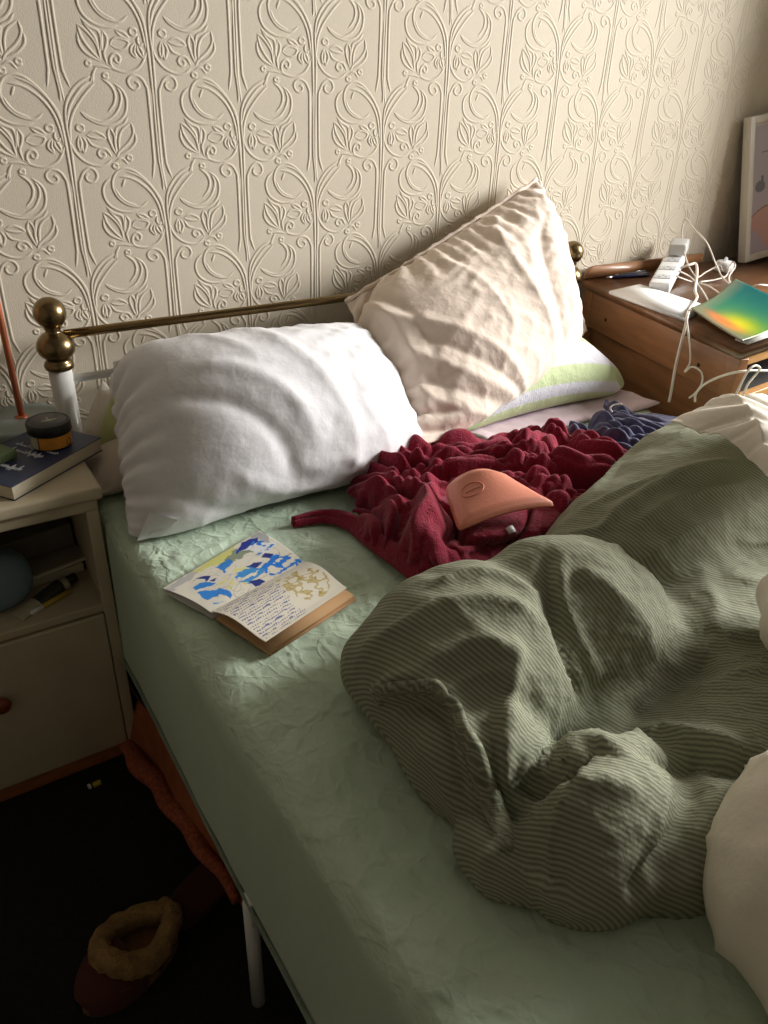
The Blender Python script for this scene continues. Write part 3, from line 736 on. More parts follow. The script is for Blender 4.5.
# ------------------------------------------------------------------ floor things
M_suede = mat('maroon_suede', (74, 34, 26), .95, bump=[(200, .001)])
M_fur = mat('cream_fleece_fur', (176, 138, 84), 1., vary=(60, .25), bump=[(160, .012), (420, .006)])
M_sole = mat('tan_sole', (104, 74, 44), .9, bump=[(200, .003)])
def slipper(label, heel, toe, group=None, wid=.052):
    """mule slipper: sole, suede toe, fleece collar around the opening"""
    heel, toe = np.array(heel), np.array(toe); d = toe-heel; L_ = np.linalg.norm(d); d /= L_; s_ = np.array([-d[1], d[0]])
    t = empty('slipper', label, 'slipper', ((heel+toe)[0]/2, (heel+toe)[1]/2, 0), group)
    def prof(u):   # half width along the foot, u 0 heel .. 1 toe
        return wid*(.80+.22*math.sin(math.pi*min(1, u*1.05)**1.4))*(max(0, 1-abs(2*u-1)**4.5))**.45
    W_ = lambda u, v, z: np.array([*(heel+d*L_*u+s_*v), z])
    n = 26; us = .5-.5*np.cos(np.linspace(0, np.pi, n)); us = np.clip(us, .004, .996)
    V, F = [], []
    for u in us:
        w_ = prof(u)
        for v, z in ((-1, .0), (-1.04, .006), (-1, .014), (-.5, .016), (0, .016), (.5, .016), (1, .014), (1.04, .006), (1, 0)): V.append(W_(u, v*w_, z))
    F = grid_faces(n, 9)
    mk('sole', (np.array(V), F), M_sole, t)
    V = []; m = 20
    for u in np.linspace(.50, .997, 18):
        w_ = prof(u)*1.06; h = .066*(1-((u-.50)/.5)**2.6*.72)
        for a in np.linspace(0, math.pi, m):
            V.append(W_(u, -w_*math.cos(a), .004+h*math.sin(a)**.75))
    solid = mk('toe_cap', (np.array(V), grid_faces(18, m)), M_suede, t)
    ring = []
    for k in range(40):
        a = TAU*k/40; u = .37+.37*math.cos(a)*(1 if math.cos(a) < 0 else .90); w_ = max(prof(np.clip(u, .03, .97))*.86, .03)
        ring.append(W_(u, w_*1.0*math.sin(a), .046+.030*max(0, math.cos(a))**1.2))
    ring = np.array(ring)
    V, F = [], []; kk = 12; N_ = len(ring); T_ = np.roll(ring, -1, 0)-np.roll(ring, 1, 0); c0 = ring.mean(0)
    for i in range(N_):
        tn = T_[i]/np.linalg.norm(T_[i]); o_ = ring[i]-c0; o_[2] = 0; o_ -= tn*(o_@tn); o_ /= np.linalg.norm(o_)
        rr = .0175*(1+.05*math.sin(i*2.3))
        for k in range(kk):
            a = TAU*k/kk; V.append(ring[i]+rr*(math.cos(a)*o_+1.25*math.sin(a)*np.array([0, 0, 1.])))
    for i in range(N_):
        for k in range(kk): F.append((i*kk+k, i*kk+(k+1) % kk, ((i+1) % N_)*kk+(k+1) % kk, ((i+1) % N_)*kk+k))
    Vf = np.array(V); Vf += fnoise(Vf, 190, 4, 2)[:, None]*.0022*np.array([1, 1, 1])
    mk('fur_collar', (Vf, F), M_fur, t)
    V = []
    for u in us*.72:
        w_ = prof(max(u, .01))
        for v in np.linspace(-1, 1, 9): V.append(W_(u, v*w_, .017+.026*abs(v)**3))
    mk('lining', (np.array(V), grid_faces(n, 9)), mat('brown_lining', (150, 104, 60), 1., bump=[(140, .006)]), t)
    V = []
    for k in range(24):     # heel wall
        a = math.pi*.5+math.pi*k/23
        for z in (.006, .02, .034, .05):
            u = .36+.36*math.cos(a); w_ = prof(np.clip(u, .01, .97))*1.02
            V.append(W_(u-.01, w_*math.sin(a)*1.0, z))
    mk('heel_wall', (np.array(V), grid_faces(24, 4)), M_suede, t)
    return t
slipper('maroon suede slipper with cream fleece collar lying on the dark carpet', (-.106, -.806), (-.276, -.858), 'slippers on the carpet')
slipper('fleece collared slipper at the bottom left corner, mostly out of view', (-.405, -.80), (-.60, -.86), 'slippers on the carpet')
M_maroon = mat('maroon_wool', (58, 26, 22), 1., bump=[(120, .004)])
V, F = blob((-.035, -.775, .018), (.085, .04, .018), .35, seed=9, amp=.12)
tag(mk('wool_sock', (V, F), M_maroon), 'dark maroon sock lying in shadow on the carpet behind the fleece collared slipper', 'sock')
wr_ = empty('plastic_scrap', 'tiny yellow and white plastic scrap on the dark carpet by the cabinet', 'scrap', (-0.139, -0.425, 0.004))
mk('body', obox((-0.135, -0.427, 0.005), np.array((-0.129, -0.426, 0.005))-np.array((-0.145, -0.427, 0.005)), np.array((-.001, .0085, 0)), (0, 0, .008), .001), mat('yellow_wrapper', (196, 176, 40), .5), wr_)
mk('cap', obox((-0.15, -0.427, 0.005), np.array((-0.147, -0.427, 0.005))-np.array((-0.153, -0.427, 0.005)), np.array((-.001, .0085, 0)), (0, 0, .008), .001), M_white_trim, wr_)

# rust coloured storage bag under the bed
M_rust = mat('rust_cloth', (150, 82, 44), .85, vary=(30, .2), bump=[(130, .003)])
M_rust2 = mat('rust_knit', (160, 84, 56), .95, vary=(140, .35), bump=[(170, .006)])
bag = empty('storage_bag', 'rust orange storage bag with knitted edge lying half under the bed', 'bag', (.15, -.62, 0))
n = 40; V = []
for i in range(n):
    t = i/(n-1); y = -.375-.485*t; xo = -.05+.062*t
    sx = .010*math.sin(t*9)
    for (x_, z_) in ((.30, 0), (xo+.006, 0), (xo-.004+sx*.3, .02), (xo+.006+sx, .06), (xo+.016+sx, .1), (xo+.03, .135-.02*t), (xo+.09, .15-.02*t), (.30, .155-.02*t)):
        V.append((x_, y, z_))
mk('body', (np.array(V), grid_faces(n, 8)+[tuple(range(8)), tuple((n-1)*8+k for k in range(8))[::-1]]), M_rust, bag)
E_ = []
for i in range(60):
    t = i/59; E_.append((-.062+.066*t+.004*math.sin(t*23), -.365-.47*t, .028+.024*math.sin(t*3)))
mk('knitted_edge', tube(E_, [.014, .022, .018, .02, .014, .008], 10), M_rust2, bag)
tag(mk('black_cable', tube([(-.02, -.30, .32), (-.03, -.34, .22), (-.022, -.40, .17), (.0, -.46, .155), (.035, -.52, .15), (.1, -.56, .152)], .003, 8, 6), M_lid), 'thin black cable hanging between cabinet and bed', 'cable')
# ------------------------------------------------------------------ wooden dressing table
M_wood = mat('varnished_pine', (138, 95, 60), .42, vary=(7, .22, (1, 1, 7)), coat=.25, spec=.5)
M_woodtop = mat('brown_wood_top', (122, 84, 55), .34, vary=(6, .2, (1, 6, 1)), coat=.3)
M_woodlt = mat('pale_wood_edge', (196, 146, 92), .45, vary=(9, .15, (1, 6, 6)), coat=.2)
DZ = .785
ds = empty('dressing_table', 'varnished brown wooden dressing table standing right of the bed against the wall', 'dressing table', (1.9, -.35, 0))
A0, A1 = np.array((1.335, -.675)), np.array((1.488, -.022))      # left edge of the top, front to back
B0, B1 = np.array((2.38, -.58)), np.array((2.385, -.022))
top = mk('top', prism([(*A0, DZ-.026), (*B0, DZ-.026), (*B1, DZ-.026), (*A1, DZ-.026)], (0, 0, .026), .005), M_woodtop, ds)
ld = (A1-A0)/np.linalg.norm(A1-A0); ln_ = np.array([ld[1], -ld[0]])      # along the side, and inward
def side_pt(t, inn, z): p = A0+(A1-A0)*t+ln_*inn; return (p[0], p[1], z)
def side_bar(t0, t1, z0, z1, i0, i1, bev=.002):
    p0, p1 = np.array(side_pt(t0, i0, 0)), np.array(side_pt(t1, i0, 0))
    c = (p0+p1)/2+np.array([*(ln_*(i1-i0)/2), (z0+z1)/2]); return obox(c, p1-p0, np.array([*(ln_*(i1-i0)), 0]), (0, 0, z1-z0), bev)
sp = mk('side_panel', join(side_bar(.02, .98, .02, DZ-.028, .028, .040, .001),
     side_bar(.015, .985, DZ-.128, DZ-.026, .012, .034), side_bar(.015, .985, .02, .12, .012, .034)), M_wood, ds)
mk('stile', join(side_bar(.012, .075, .0, DZ-.026, .010, .036)), M_wood, ds)
mk('stile', join(side_bar(.925, .988, .0, DZ-.026, .010, .036)), M_wood, ds)
for t_, z_ in ((.8, DZ-.085), (.2, DZ-.082)):
    mk('screw_hole', box(side_pt(t_, .0115, z_), (.003, .008, .008), .001), M_dark, sp)
fx = (B0-A0)/np.linalg.norm(B0-A0); fn = np.array([-fx[1], fx[0]])
def front_bar(s0, s1, z0, z1, d0, d1, bev=.002):
    p0, p1 = A0+fx*s0+fn*d0, A0+fx*s1+fn*d0
    c = (p0+p1)/2+fn*(d1-d0)/2; return obox((c[0], c[1], (z0+z1)/2), np.array([*(p1-p0), 0]), np.array([*(fn*(d1-d0)), 0]), (0, 0, z1-z0), bev)
mk('front_frame', join(front_bar(.034, .06, 0, DZ-.026, .010, .04), front_bar(.05, 1.0, DZ-.052, DZ-.026, .012, .035), front_bar(1.0, 1.035, 0, DZ-.026, .012, .04),
    front_bar(.05, 1.0, DZ-.155, DZ-.135, .012, .035)), M_woodlt, ds)
mk('cubby_back', front_bar(.14, 1.0, DZ-.15, DZ-.03, .25, .26), M_dark, ds)
mk('cubby_floor', front_bar(.12, 1.0, DZ-.152, DZ-.142, .03, .26), M_dark, ds)
mk('drawer_front', front_bar(.052, .998, .35, DZ-.157, .016, .034), M_wood, ds)
gl = [(1.492, DZ), (2.02, DZ), (2.02, DZ+.030)]+[(1.532-.04*math.sin(a), DZ+.0-.0+.004+.030*1-.030*(1-math.cos(a))) for a in np.linspace(0, math.pi/2, 8)]
mk('gallery', prism([(x, -.034, z) for x, z in gl], (0, .016, 0), .002), M_wood, ds)

# on the dressing table
M_whitepl = mat('white_plastic', (234, 235, 236), .55)
M_whitecord = mat('white_cord', (222, 214, 202), .5)
M_glass = mat('white_glass', (240, 241, 243), .45)
slab = empty('white_tablet', 'flat white tablet lying along the left edge of the dressing table', 'tablet', (1.48, -.3, DZ))
c4 = [np.array((1.424, -0.186, 0.797)), np.array((1.569, -0.168, 0.797)), np.array((1.552, -0.41, 0.797)), np.array((1.393, -0.47, 0.797))]
c4 = [np.array((p[0], p[1], DZ+.001)) for p in c4]
mk('body', prism(c4, (0, 0, .009), .002), M_whitepl, slab)
cc = sum(c4)/4; mk('screen', prism([cc+(p-cc)*.93+np.array((0, 0, .0088)) for p in c4], (0, 0, .0008), 0), M_glass, slab)
for lab, p0, p1, m_, r_ in (('navy blue ballpoint pen nearest the white tablet', (1.552, -0.056, 0.79), (1.705, -0.085, 0.79), 'navy_pen', .0052),
                        ('dark silver pen lying behind the navy pen', (1.586, -0.051, 0.79), (1.728, -0.053, 0.79), 'black_pen', .0045)):
    p0, p1 = np.array(p0), np.array(p1); d = p1-p0
    pn = empty('ballpoint_pen', lab, 'pen', tuple((p0+p1)/2-np.array((0, 0, r_))), 'pens on the dressing table')
    pm = mat(m_, (30, 38, 78) if 'navy' in m_ else (52, 54, 60), .3, coat=.4)
    mk('barrel', tube([p0+d*.14, p1-d*.03, p1], [r_, r_, r_*.8], 12), pm, pn)
    mk('tip', tube([p0, p0+d*.14], [.001, r_*.9], 12), mat('pen_metal', (170, 170, 176), .3, 1.), pn)
    mk('clip', obox(p1-d*.16+np.array((0, 0, r_+.001)), d*.28, np.array((-d[1], d[0], 0))/np.linalg.norm(d)*.003, (0, 0, .0012), .0004), mat('clip_metal', (190, 190, 196), .25, 1.), pn)

# extension block leaning on the gallery, with chargers plugged in
ex_a, ex_b = np.array((1.586, -0.225, 0.797)), np.array((1.75, -.052, .853))
ex_b = np.array((1.824, -0.075, 0.823))
ax = ex_b-ex_a; la = np.linalg.norm(ax); ax /= la
sd = np.array((1.61, -0.243, 0.79))-np.array((1.622, -0.16, 0.79)); sd -= ax*(sd@ax); sd /= np.linalg.norm(sd); up = np.cross(sd, ax)
if up[2] < 0: up = -up
exb = empty('extension_block', 'white multi-socket extension block tilted against the back rail of the dressing table', 'extension block', tuple(ex_a))
mk('body', obox((ex_a+ex_b)/2, ax*la*1.12, sd*.056, up*.034, .006), M_whitepl, exb)
for k in range(3):
    q = ex_a+ax*la*(.14+.3*k)+up*.0175
    s_ = mk('socket', obox(q, ax*.034, sd*.046, up*.003, .001), mat('socket_grey', (200, 202, 206), .35), exb)
    mk('slot', join(*[obox(q+ax*a+sd*b+up*.0014, ax*.003, sd*.006, up*.001, 0) for a, b in ((.009, 0), (-.006, .009), (-.006, -.009))]), M_lid, s_)
pg = np.array((1.824, -0.08, 0.86))
plug = empty('phone_charger', 'white rectangular phone charger plugged into the top of the extension block', 'charger', tuple(pg-np.array((0, 0, .03))))
mk('body', obox(pg, ax*.078, sd*.050, up*.034, .007), mat('charger_plastic', (204, 205, 204), .35), plug)
mk('usb_port', obox(pg+ax*.040, ax*.003, sd*.014, up*.008, .001), M_dark, plug)
uc = np.array((1.979, -0.144, 0.787))
ad = empty('round_adapter', 'small round white plug adapter standing at the back of the dressing table', 'adapter', tuple(uc))
mk('body', lathe([(.024, 0), (.027, .002), (.027, .026), (.024, .030), (.012, .031)], tuple(uc), 28), M_whitepl, ad)
mk('nub', lathe([(.005, .03), (.005, .04), (.003, .042)], tuple(uc), 12), M_whitepl, ad)
def cable(label, pts, r=.0024, group='white cables around the dressing table'):
    o = mk('charging_cable', tube(pts, r, 8, 8), M_whitecord); return tag(o, label, 'cable', group)
cable('white cable rising from the charger to a peak then looping down to the folder', [(1.829, -0.08, 0.886), (1.806, -0.09, 0.918), (1.802, -0.1, 0.945), (1.803, -0.13, 0.925), (1.801, -0.19, 0.893), (1.846, -0.2, 0.837), (1.851, -0.232, 0.8), (1.821, -0.291, 0.79)])
cable('white cable curling beside the round adapter', [(1.923, -0.181, 0.8), (1.929, -0.16, 0.81), (1.882, -0.153, 0.795), (1.821, -0.172, 0.79), (1.819, -0.149, 0.8), (1.796, -0.141, 0.83), (1.799, -0.12, 0.855)])
cable('white cable forming a tall loop right of the round adapter', [(1.777, -0.214, 0.789), (1.839, -0.216, 0.789), (1.915, -0.201, 0.79), (1.935, -0.191, 0.81), (1.955, -0.186, 0.825), (1.921, -0.219, 0.82), (1.871, -0.241, 0.8), (1.804, -0.304, 0.789)])
cable('thick white cable dropping from the extension block over the table side onto the bed', [(1.708, -0.187, 0.83), (1.725, -0.202, 0.84), (1.756, -0.202, 0.84), (1.68, -0.268, 0.83), (1.604, -0.327, 0.81), (1.565, -0.366, 0.802), (1.452, -0.431, 0.8), (1.372, -0.487, 0.809), (1.358, -0.499, 0.789), (1.352, -0.502, 0.736), (1.348, -0.505, 0.682), (1.346, -0.51, 0.626), (1.34, -0.515, 0.602)], .0036)
cable('white cable running from the block forward under the folder, left one', [(1.713, -0.182, 0.82), (1.759, -0.19, 0.8), (1.733, -0.245, 0.789), (1.622, -0.361, 0.789), (1.562, -0.42, 0.789)])
cable('white cable running from the block forward under the folder, right one', [(1.69, -0.192, 0.81), (1.75, -0.206, 0.79), (1.762, -0.246, 0.789), (1.736, -0.297, 0.789), (1.692, -0.36, 0.789)])
cable('thin white cable hanging in a small loop against the side of the dressing table', [(1.375, -0.488, 0.819), (1.352, -0.505, 0.802), (1.347, -0.531, 0.753), (1.345, -0.544, 0.715), (1.338, -0.541, 0.69), (1.338, -0.557, 0.708), (1.336, -0.586, 0.705), (1.336, -0.595, 0.682), (1.33, -0.59, 0.656), (1.325, -0.578, 0.638)], .0022)
cable('white cable arching over the bed edge in front of the dressing table', [(1.31, -0.607, 0.641), (1.31, -0.604, 0.662), (1.31, -0.621, 0.691), (1.31, -0.659, 0.723), (1.316, -0.7, 0.746), (1.418, -0.7, 0.731), (1.587, -0.66, 0.687)], .0028)
cable('white cable looping at the front corner of the dressing table', [(1.28, -0.72, 0.687), (1.29, -0.72, 0.723), (1.305, -0.72, 0.755), (1.326, -0.72, 0.764), (1.357, -0.715, 0.752), (1.359, -0.71, 0.738), (1.336, -0.71, 0.716), (1.328, -0.71, 0.684)], .0026)
# curved iridescent folder
M_irid = mat('iridescent_card', (120, 120, 60), .32, attr='paint', spec=.5, coat=.3)
n = 46; f00, f10, f11, f01 = (np.array(p) for p in ((1.432, -0.45, 0.802), (1.363, -0.651, 0.795), (1.698, -0.581, 0.795), (1.758, -0.336, 0.815)))
G = bilin(f00, f10, f11, f01, n, n)[..., :]
uu, vv = np.meshgrid(np.linspace(0, 1, n), np.linspace(0, 1, n), indexing='ij')
G[..., 2] += .014*(vv-.1)**2-.010*np.sin(np.pi*vv)*(1-.3*uu)+.010*(1-uu)**2*(1-vv)
mixc = lambda a, b, t: a*(1-t[..., None])+b*t[..., None]
teal, grn, yel, org, gry = (np.array(lin(c)) for c in ((0, 92, 92), (26, 112, 92), (196, 190, 20), (232, 120, 60), (128, 124, 96)))
col_ = np.broadcast_to(grn, (n, n, 3)); col_ = mixc(col_, teal, np.clip((vv-.55)*2.4, 0, 1))
gs = lambda a, b, s1, s2: np.exp(-((uu-a)/s1)**2-((vv-b)/s2)**2)
col_ = mixc(col_, np.array(lin((96, 150, 20))), gs(.75, .34, .4, .22)*.9); col_ = mixc(col_, yel, gs(.66, .27, .24, .14))
col_ = mixc(col_, gry, np.clip((.14-vv)*7, 0, 1)*.9); col_ = mixc(col_, org, gs(.5, .16, .32, .085)); col_ = mixc(col_, gry, np.clip((.22-uu)*4.5, 0, 1)*.7)
fd = empty('folder', 'iridescent teal and orange curved folder lying on the dressing table', 'folder', (1.6, -.5, DZ))
fo = mk('cover', (G.reshape(-1, 3), grid_faces(n, n)), M_irid, fd, cols=col_.reshape(-1, 3)); solidify(fo, .003, 0)
lc = [np.array((1.737, -0.356, 0.812)), np.array((1.771, -0.343, 0.814)), np.array((1.765, -0.38, 0.812)), np.array((1.721, -0.399, 0.81))]
st_ = mk('sticker', prism([p+np.array((0, 0, .004)) for p in lc], (0, 0, .0008), 0), M_whitepl, fd); st_['label'] = 'white barcode sticker'
bars = []
for k in range(7):
    t = .15+.11*k; a_ = lc[0]+(lc[3]-lc[0])*t; b_ = lc[1]+(lc[2]-lc[1])*t; q = (a_+b_)/2
    bars.append(obox(q+np.array((0, 0, .0052)), (b_-a_)*.6, (lc[3]-lc[0])*.035*(1+k % 3), (0, 0, .0003), 0))
mk('barcode', join(*bars), mat('grey_ink', (120, 120, 124), .6), st_)
M_sheetp = mat('white_paper', (216, 214, 212), .7)
tag(mk('paper_sheet', prism([(1.376, -0.625, 0.788), (1.371, -0.663, 0.788), (1.574, -0.636, 0.788), (1.625, -0.518, 0.788)], (0, 0, .002), 0), M_sheetp), 'white paper sheet under the iridescent folder at the table corner', 'paper')
cable('white cable leaving the folder toward the right', [(1.787, -0.368, 0.8), (1.796, -0.377, 0.812), (1.817, -0.387, 0.815), (1.891, -0.38, 0.8), (1.945, -0.394, 0.789)])

# framed picture leaning on the wall
M_frame = mat('white_frame_wood', (206, 200, 188), .4)
M_art = mat('print_colours', (190, 186, 196), .6, attr='paint', spec=.3)
bl, tl = np.array((2.140, -.080, DZ+.001)), np.array((2.085, -.014, 1.207))
upv = tl-bl; FH = np.linalg.norm(upv); upv /= FH
rt = np.array((.985, -.12, 0.)); rt -= upv*(rt@upv); rt /= np.linalg.norm(rt); nf = np.cross(rt, upv)
if nf[1] > 0: nf = -nf
FW, FT, FD = .33, .020, .030
pf = empty('picture_frame', 'white framed abstract print leaning on the wall on the dressing table', 'picture', tuple(bl))
PT = lambda u, v, d: bl+rt*u+upv*v+nf*d
bar = lambda u0, u1, v0, v1, d0, d1, bev=.002: obox(PT((u0+u1)/2, (v0+v1)/2, (d0+d1)/2), rt*(u1-u0), upv*(v1-v0), nf*(d1-d0), bev)
mk('frame', join(bar(0, FT, 0, FH, 0, FD), bar(FW-FT, FW, 0, FH, 0, FD), bar(FT, FW-FT, 0, FT, 0, FD), bar(FT, FW-FT, FH-FT, FH, 0, FD)), M_frame, pf)
na, nb = 110, 140; ua, va = np.meshgrid(np.linspace(0, 1, na), np.linspace(0, 1, nb), indexing='ij')
colp = np.broadcast_to(np.array(lin((188, 184, 196))), (na, nb, 3)).copy()
def pt_(mask, c): colp[mask] = lin(c)
pt_(va < .36-.9*(ua-.32)**2, (206, 168, 160)); pt_((va < .19-2.6*(ua-.04)**2), (188, 178, 192)); pt_((abs(va-(.36-.9*(ua-.32)**2)) < .006), (150, 120, 120))
pt_(((ua-.16)/.075)**2+((va-.52)/.045)**2 < 1, (128, 130, 140)); pt_((abs(ua-.19) < .02) & (va > .52) & (va < .60), (128, 130, 140))
pt_((abs(va-.78) < .004) & (ua > .16), (120, 110, 112)); pt_((ua < .03) | (va > .975), (214, 206, 206))
V = np.array([PT(FT+(FW-2*FT)*a, FT+(FH-2*FT)*b, FD*.55) for a, b in zip(ua.ravel(), va.ravel())])
mk('print', (V, grid_faces(na, nb)), M_art, pf, cols=colp.reshape(-1, 3))
mk('backing', bar(FT*.5, FW-FT*.5, FT*.5, FH-FT*.5, .001, .006, 0), M_dark, pf)

# ------------------------------------------------------------------ pillows
M_wcot = mat('white_cotton', (226, 225, 228), .9, sheen=.1, bump=[(9, .006), (30, .0015), (600, .0003)])
M_ccot = mat('cream_cotton', (226, 210, 196), .9, sheen=.1, bump=[(12, .008), (36, .002), (600, .0003)])
M_bcot = mat('beige_cotton', (206, 192, 176), .92, bump=[(14, .006)])
M_pcot = mat('lilac_pink_cotton', (216, 196, 204), .92, bump=[(12, .006)])
floorz = lambda x, y: np.full(np.shape(x), ZB+.004)
def keep_front(ymax, off=0.):
    def f(X): X[..., 1] = np.minimum(X[..., 1], ymax); return X
    return f

def flange(X, sides, width, sag=0.):
    """flat sewn border beyond the seam of a pillowcase"""
    G = X[0]; out = []
    for sd_ in sides:
        a, bq = {'u0': (G[0], G[2]), 'u1': (G[-1], G[-3]), 'v0': (G[:, 0], G[:, 2]), 'v1': (G[:, -1], G[:, -3])}[sd_]
        mid = (a+{'u0': X[1][2], 'u1': X[1][-3], 'v0': X[1][:, 2], 'v1': X[1][:, -3]}[sd_])/2
        o = a-(bq+mid*2-a)/2; o = o-(o.mean(0)*0); o /= np.linalg.norm(o, axis=1)[:, None]+1e-9
        o = (o+np.roll(o, 1, 0)+np.roll(o, -1, 0))/3
        wv = width*(1+.35*np.sin(np.arange(len(a))*.9)*.5)
        rows = np.stack([a-o*.002, a+o*wv[:, None]*.5+np.array([0, -.002, .001]), a+o*wv[:, None]+np.array([0, 0, -sag])], 1)
        out.append((rows.reshape(-1, 3), grid_faces(len(a), 3)))
    return join(*out)

def press_folds(V, X, lines, w, h):
    """folds pressed into the face of a pillow that looks into the room; lines in pillow coordinates"""
    n, m = X.shape[1:3]
    u = np.linspace(0, 1, n); v = np.linspace(0, 1, m); A, B = np.meshgrid(u, v, indexing='ij')
    uv = np.concatenate([np.stack([A.ravel(), B.ravel()], 1), np.stack([A[1:-1, 1:-1].ravel(), B[1:-1, 1:-1].ravel()], 1)])*np.array([w, h])
    N = Topo(V, pillow_mesh(X)[1]).normals(V); off = np.zeros(len(V))
    for a, wd, l in lines:
        d, t = polydist(uv, smooth_path(np.array(l)*np.array([w, h]), 4))
        off += .8*a*np.exp(-(d/(wd*.42))**1.15)*np.clip(np.minimum(t, 1-t)*5+.1, 0, 1)
    off[:n*m] = 0
    return V+N*off[:, None]

# big white pillow
Xw = pillow([(.070, -.205, .815), (.650, -.150, .765), (.640, -.37, .600), (-.010, -.475, .602)], .66, .50, 64, 46, press=8., steps=170, grav=.0002,
            floor=floorz, block=keep_front(-.105), seed=2, bulge=.12, pinedge=[('u0', .35), ('v0', .10)])
V, F = pillow_mesh(Xw); TW = Topo(V, F)
V = wrinkle(V, TW.normals(V), (.8, .5, -.6), .008, 55, 101); V = wrinkle(V, TW.normals(V), (.2, -.3, 1), .005, 80, 111); V = wrinkle(V, TW.normals(V), (1, .2, -.2), .004, 120, 115)
V = press_folds(V, Xw, [
  (0.014, 0.03, [(0.227, 0.392), (0.349, 0.462), (0.447, 0.602), (0.489, 0.758)]),
  (-0.014, 0.03, [(0.148, 0.47), (0.298, 0.57), (0.391, 0.717), (0.43, 0.883)]),
  (0.01, 0.03, [(0.362, 0.049), (0.469, 0.321), (0.578, 0.666), (0.611, 0.932)]),
  (0.008, 0.025, [(0.595, 0.061), (0.715, 0.402), (0.781, 0.744)]),
  (0.008, 0.02, [(0.223, 0.066), (0.334, 0.276), (0.411, 0.438)]),
  (0.006, 0.012, [(0.043, 0.134), (0.221, 0.08), (0.42, 0.08), (0.723, 0.12), (0.972, 0.165)]),
  (0.008, 0.03, [(0.819, 0.123), (0.893, 0.461), (0.918, 0.797)]),
  (-0.008, 0.03, [(0.089, 0.762), (0.269, 0.951), (0.512, 1.035)]),
  (0.009, 0.025, [(0.255, 0.778), (0.417, 0.918), (0.688, 0.965)]),
  (0.007, 0.02, [(0.285, 0.958), (0.447, 1.077), (0.664, 1.075)]),
  (0.01, 0.03, [(0.037, 0.274), (0.075, 0.531), (0.054, 0.799)]),
], .66, .46)
wp = empty('white_pillow', 'big plump plain white pillow leaning on the headboard, left side of the bed', 'pillow', (.33, -.35, ZB))
subsurf(mk('pillowcase', (V, F), M_wcot, wp))
mk('case_corner', (lambda G: (G.reshape(-1, 3), grid_faces(12, 8)))(bilin((0.002, -0.493, 0.592), (0.041, -0.496, 0.592), (0.068, -0.522, 0.63), (0.031, -0.49, 0.64), 12, 8)+fnoise(np.zeros((96, 3))+RNG.normal(size=(96, 3))*.0, 3)[:, None].reshape(12, 8, 1)*0), M_wcot, wp)

# cream pillow leaning across the top right
Xc = pillow([(.625, -.125, .838), (1.240, -.050, 1.066), (1.330, -.215, .700), (.575, -.500, .640)], .76, .53, 88, 62, press=2.8, steps=190, grav=.00012,
            floor=floorz, block=keep_front(-.03), seed=7, bulge=.05, bend=.05, pinedge=[('v0', .3), ('u1', .5), ('v1', .5), ('u0', .4)])
V, F = pillow_mesh(Xc); TW = Topo(V, F)
V = wrinkle(V, TW.normals(V), (.9, .3, -.35), .005, 45, 121, .2, 2); V = wrinkle(V, TW.normals(V), (.7, .2, .6), .006, 95, 131, .15, 1.6); V = wrinkle(V, TW.normals(V), (.9, .3, -.2), .006, 120, 135)
V = press_folds(V, Xc, [
  (-0.022, 0.05, [(0.836, 0.193), (0.7, 0.355), (0.635, 0.586), (0.658, 0.903)]),
  (0.012, 0.03, [(0.979, 0.173), (0.824, 0.39), (0.709, 0.573), (0.729, 0.811)]),
  (0.014, 0.035, [(0.704, 0.038), (0.604, 0.217), (0.553, 0.45), (0.56, 0.831)]),
  (0.012, 0.03, [(0.44, 0.919), (0.301, 0.602), (0.14, 0.366), (0.033, 0.173)]),
  (0.012, 0.03, [(0.436, 0.931), (0.222, 0.715), (0.073, 0.453)]),
  (-0.01, 0.025, [(0.429, 0.916), (0.263, 0.667), (0.112, 0.421)]),
  (0.01, 0.025, [(0.313, 0.927), (0.139, 0.81), (0.045, 0.647)]),
  (-0.009, 0.02, [(0.326, 0.887), (0.142, 0.725), (0.059, 0.549)]),
  (0.012, 0.03, [(0.037, 0.041), (0.096, 0.225), (0.109, 0.432), (0.082, 0.682), (0.05, 0.926)]),
  (-0.008, 0.02, [(0.07, 0.068), (0.139, 0.261), (0.16, 0.478), (0.124, 0.78)]),
  (0.008, 0.025, [(0.371, 0.111), (0.408, 0.335), (0.413, 0.615)]),
  (0.008, 0.02, [(-0.003, 0.069), (0.041, 0.281), (0.041, 0.546)]),
  (0.01, 0.03, [(0.927, 0.671), (0.812, 0.805), (0.601, 0.929)]),
], .76, .53)
cp = empty('cream_pillow', 'crumpled cream pillow tilted up against the wall, right of the white pillow', 'pillow', (.95, -.25, .62))
subsurf(mk('pillowcase', (V, F), M_ccot, cp))
fg = mk('case_border', flange(Xc, ('u1', 'v0'), .008), M_ccot, cp); solidify(fg, .002, 0)

# striped pillow lying below it
Xs = pillow([(.62, -.07, .65), (1.285, -.06, .655), (1.305, -.375, .598), (.62, -.435, .596)], .70, .44, 64, 46, press=6., steps=150, grav=.0002,
            floor=floorz, block=keep_front(-.03), seed=12, bulge=.05)
V, F = pillow_mesh(Xs)
n_, m_ = Xs.shape[1:3]
sv = np.concatenate([np.repeat(np.arange(m_)[None, :], n_, 0).ravel(), np.repeat(np.arange(m_)[None, 1:-1], n_-2, 0).ravel()])/(m_-1)*.46
M_spil = striped('green_stripe_cotton', (216, 216, 226), (200, 214, 168), .105, duty=.60, soft=.05, fine=200)
sp_ = empty('striped_pillow', 'pillow with pale green and white stripes lying flat under the cream pillow', 'pillow', (.98, -.25, ZB))
subsurf(mk('pillowcase', (V, F), M_spil, sp_, attrs={'stripe': sv+.048}))

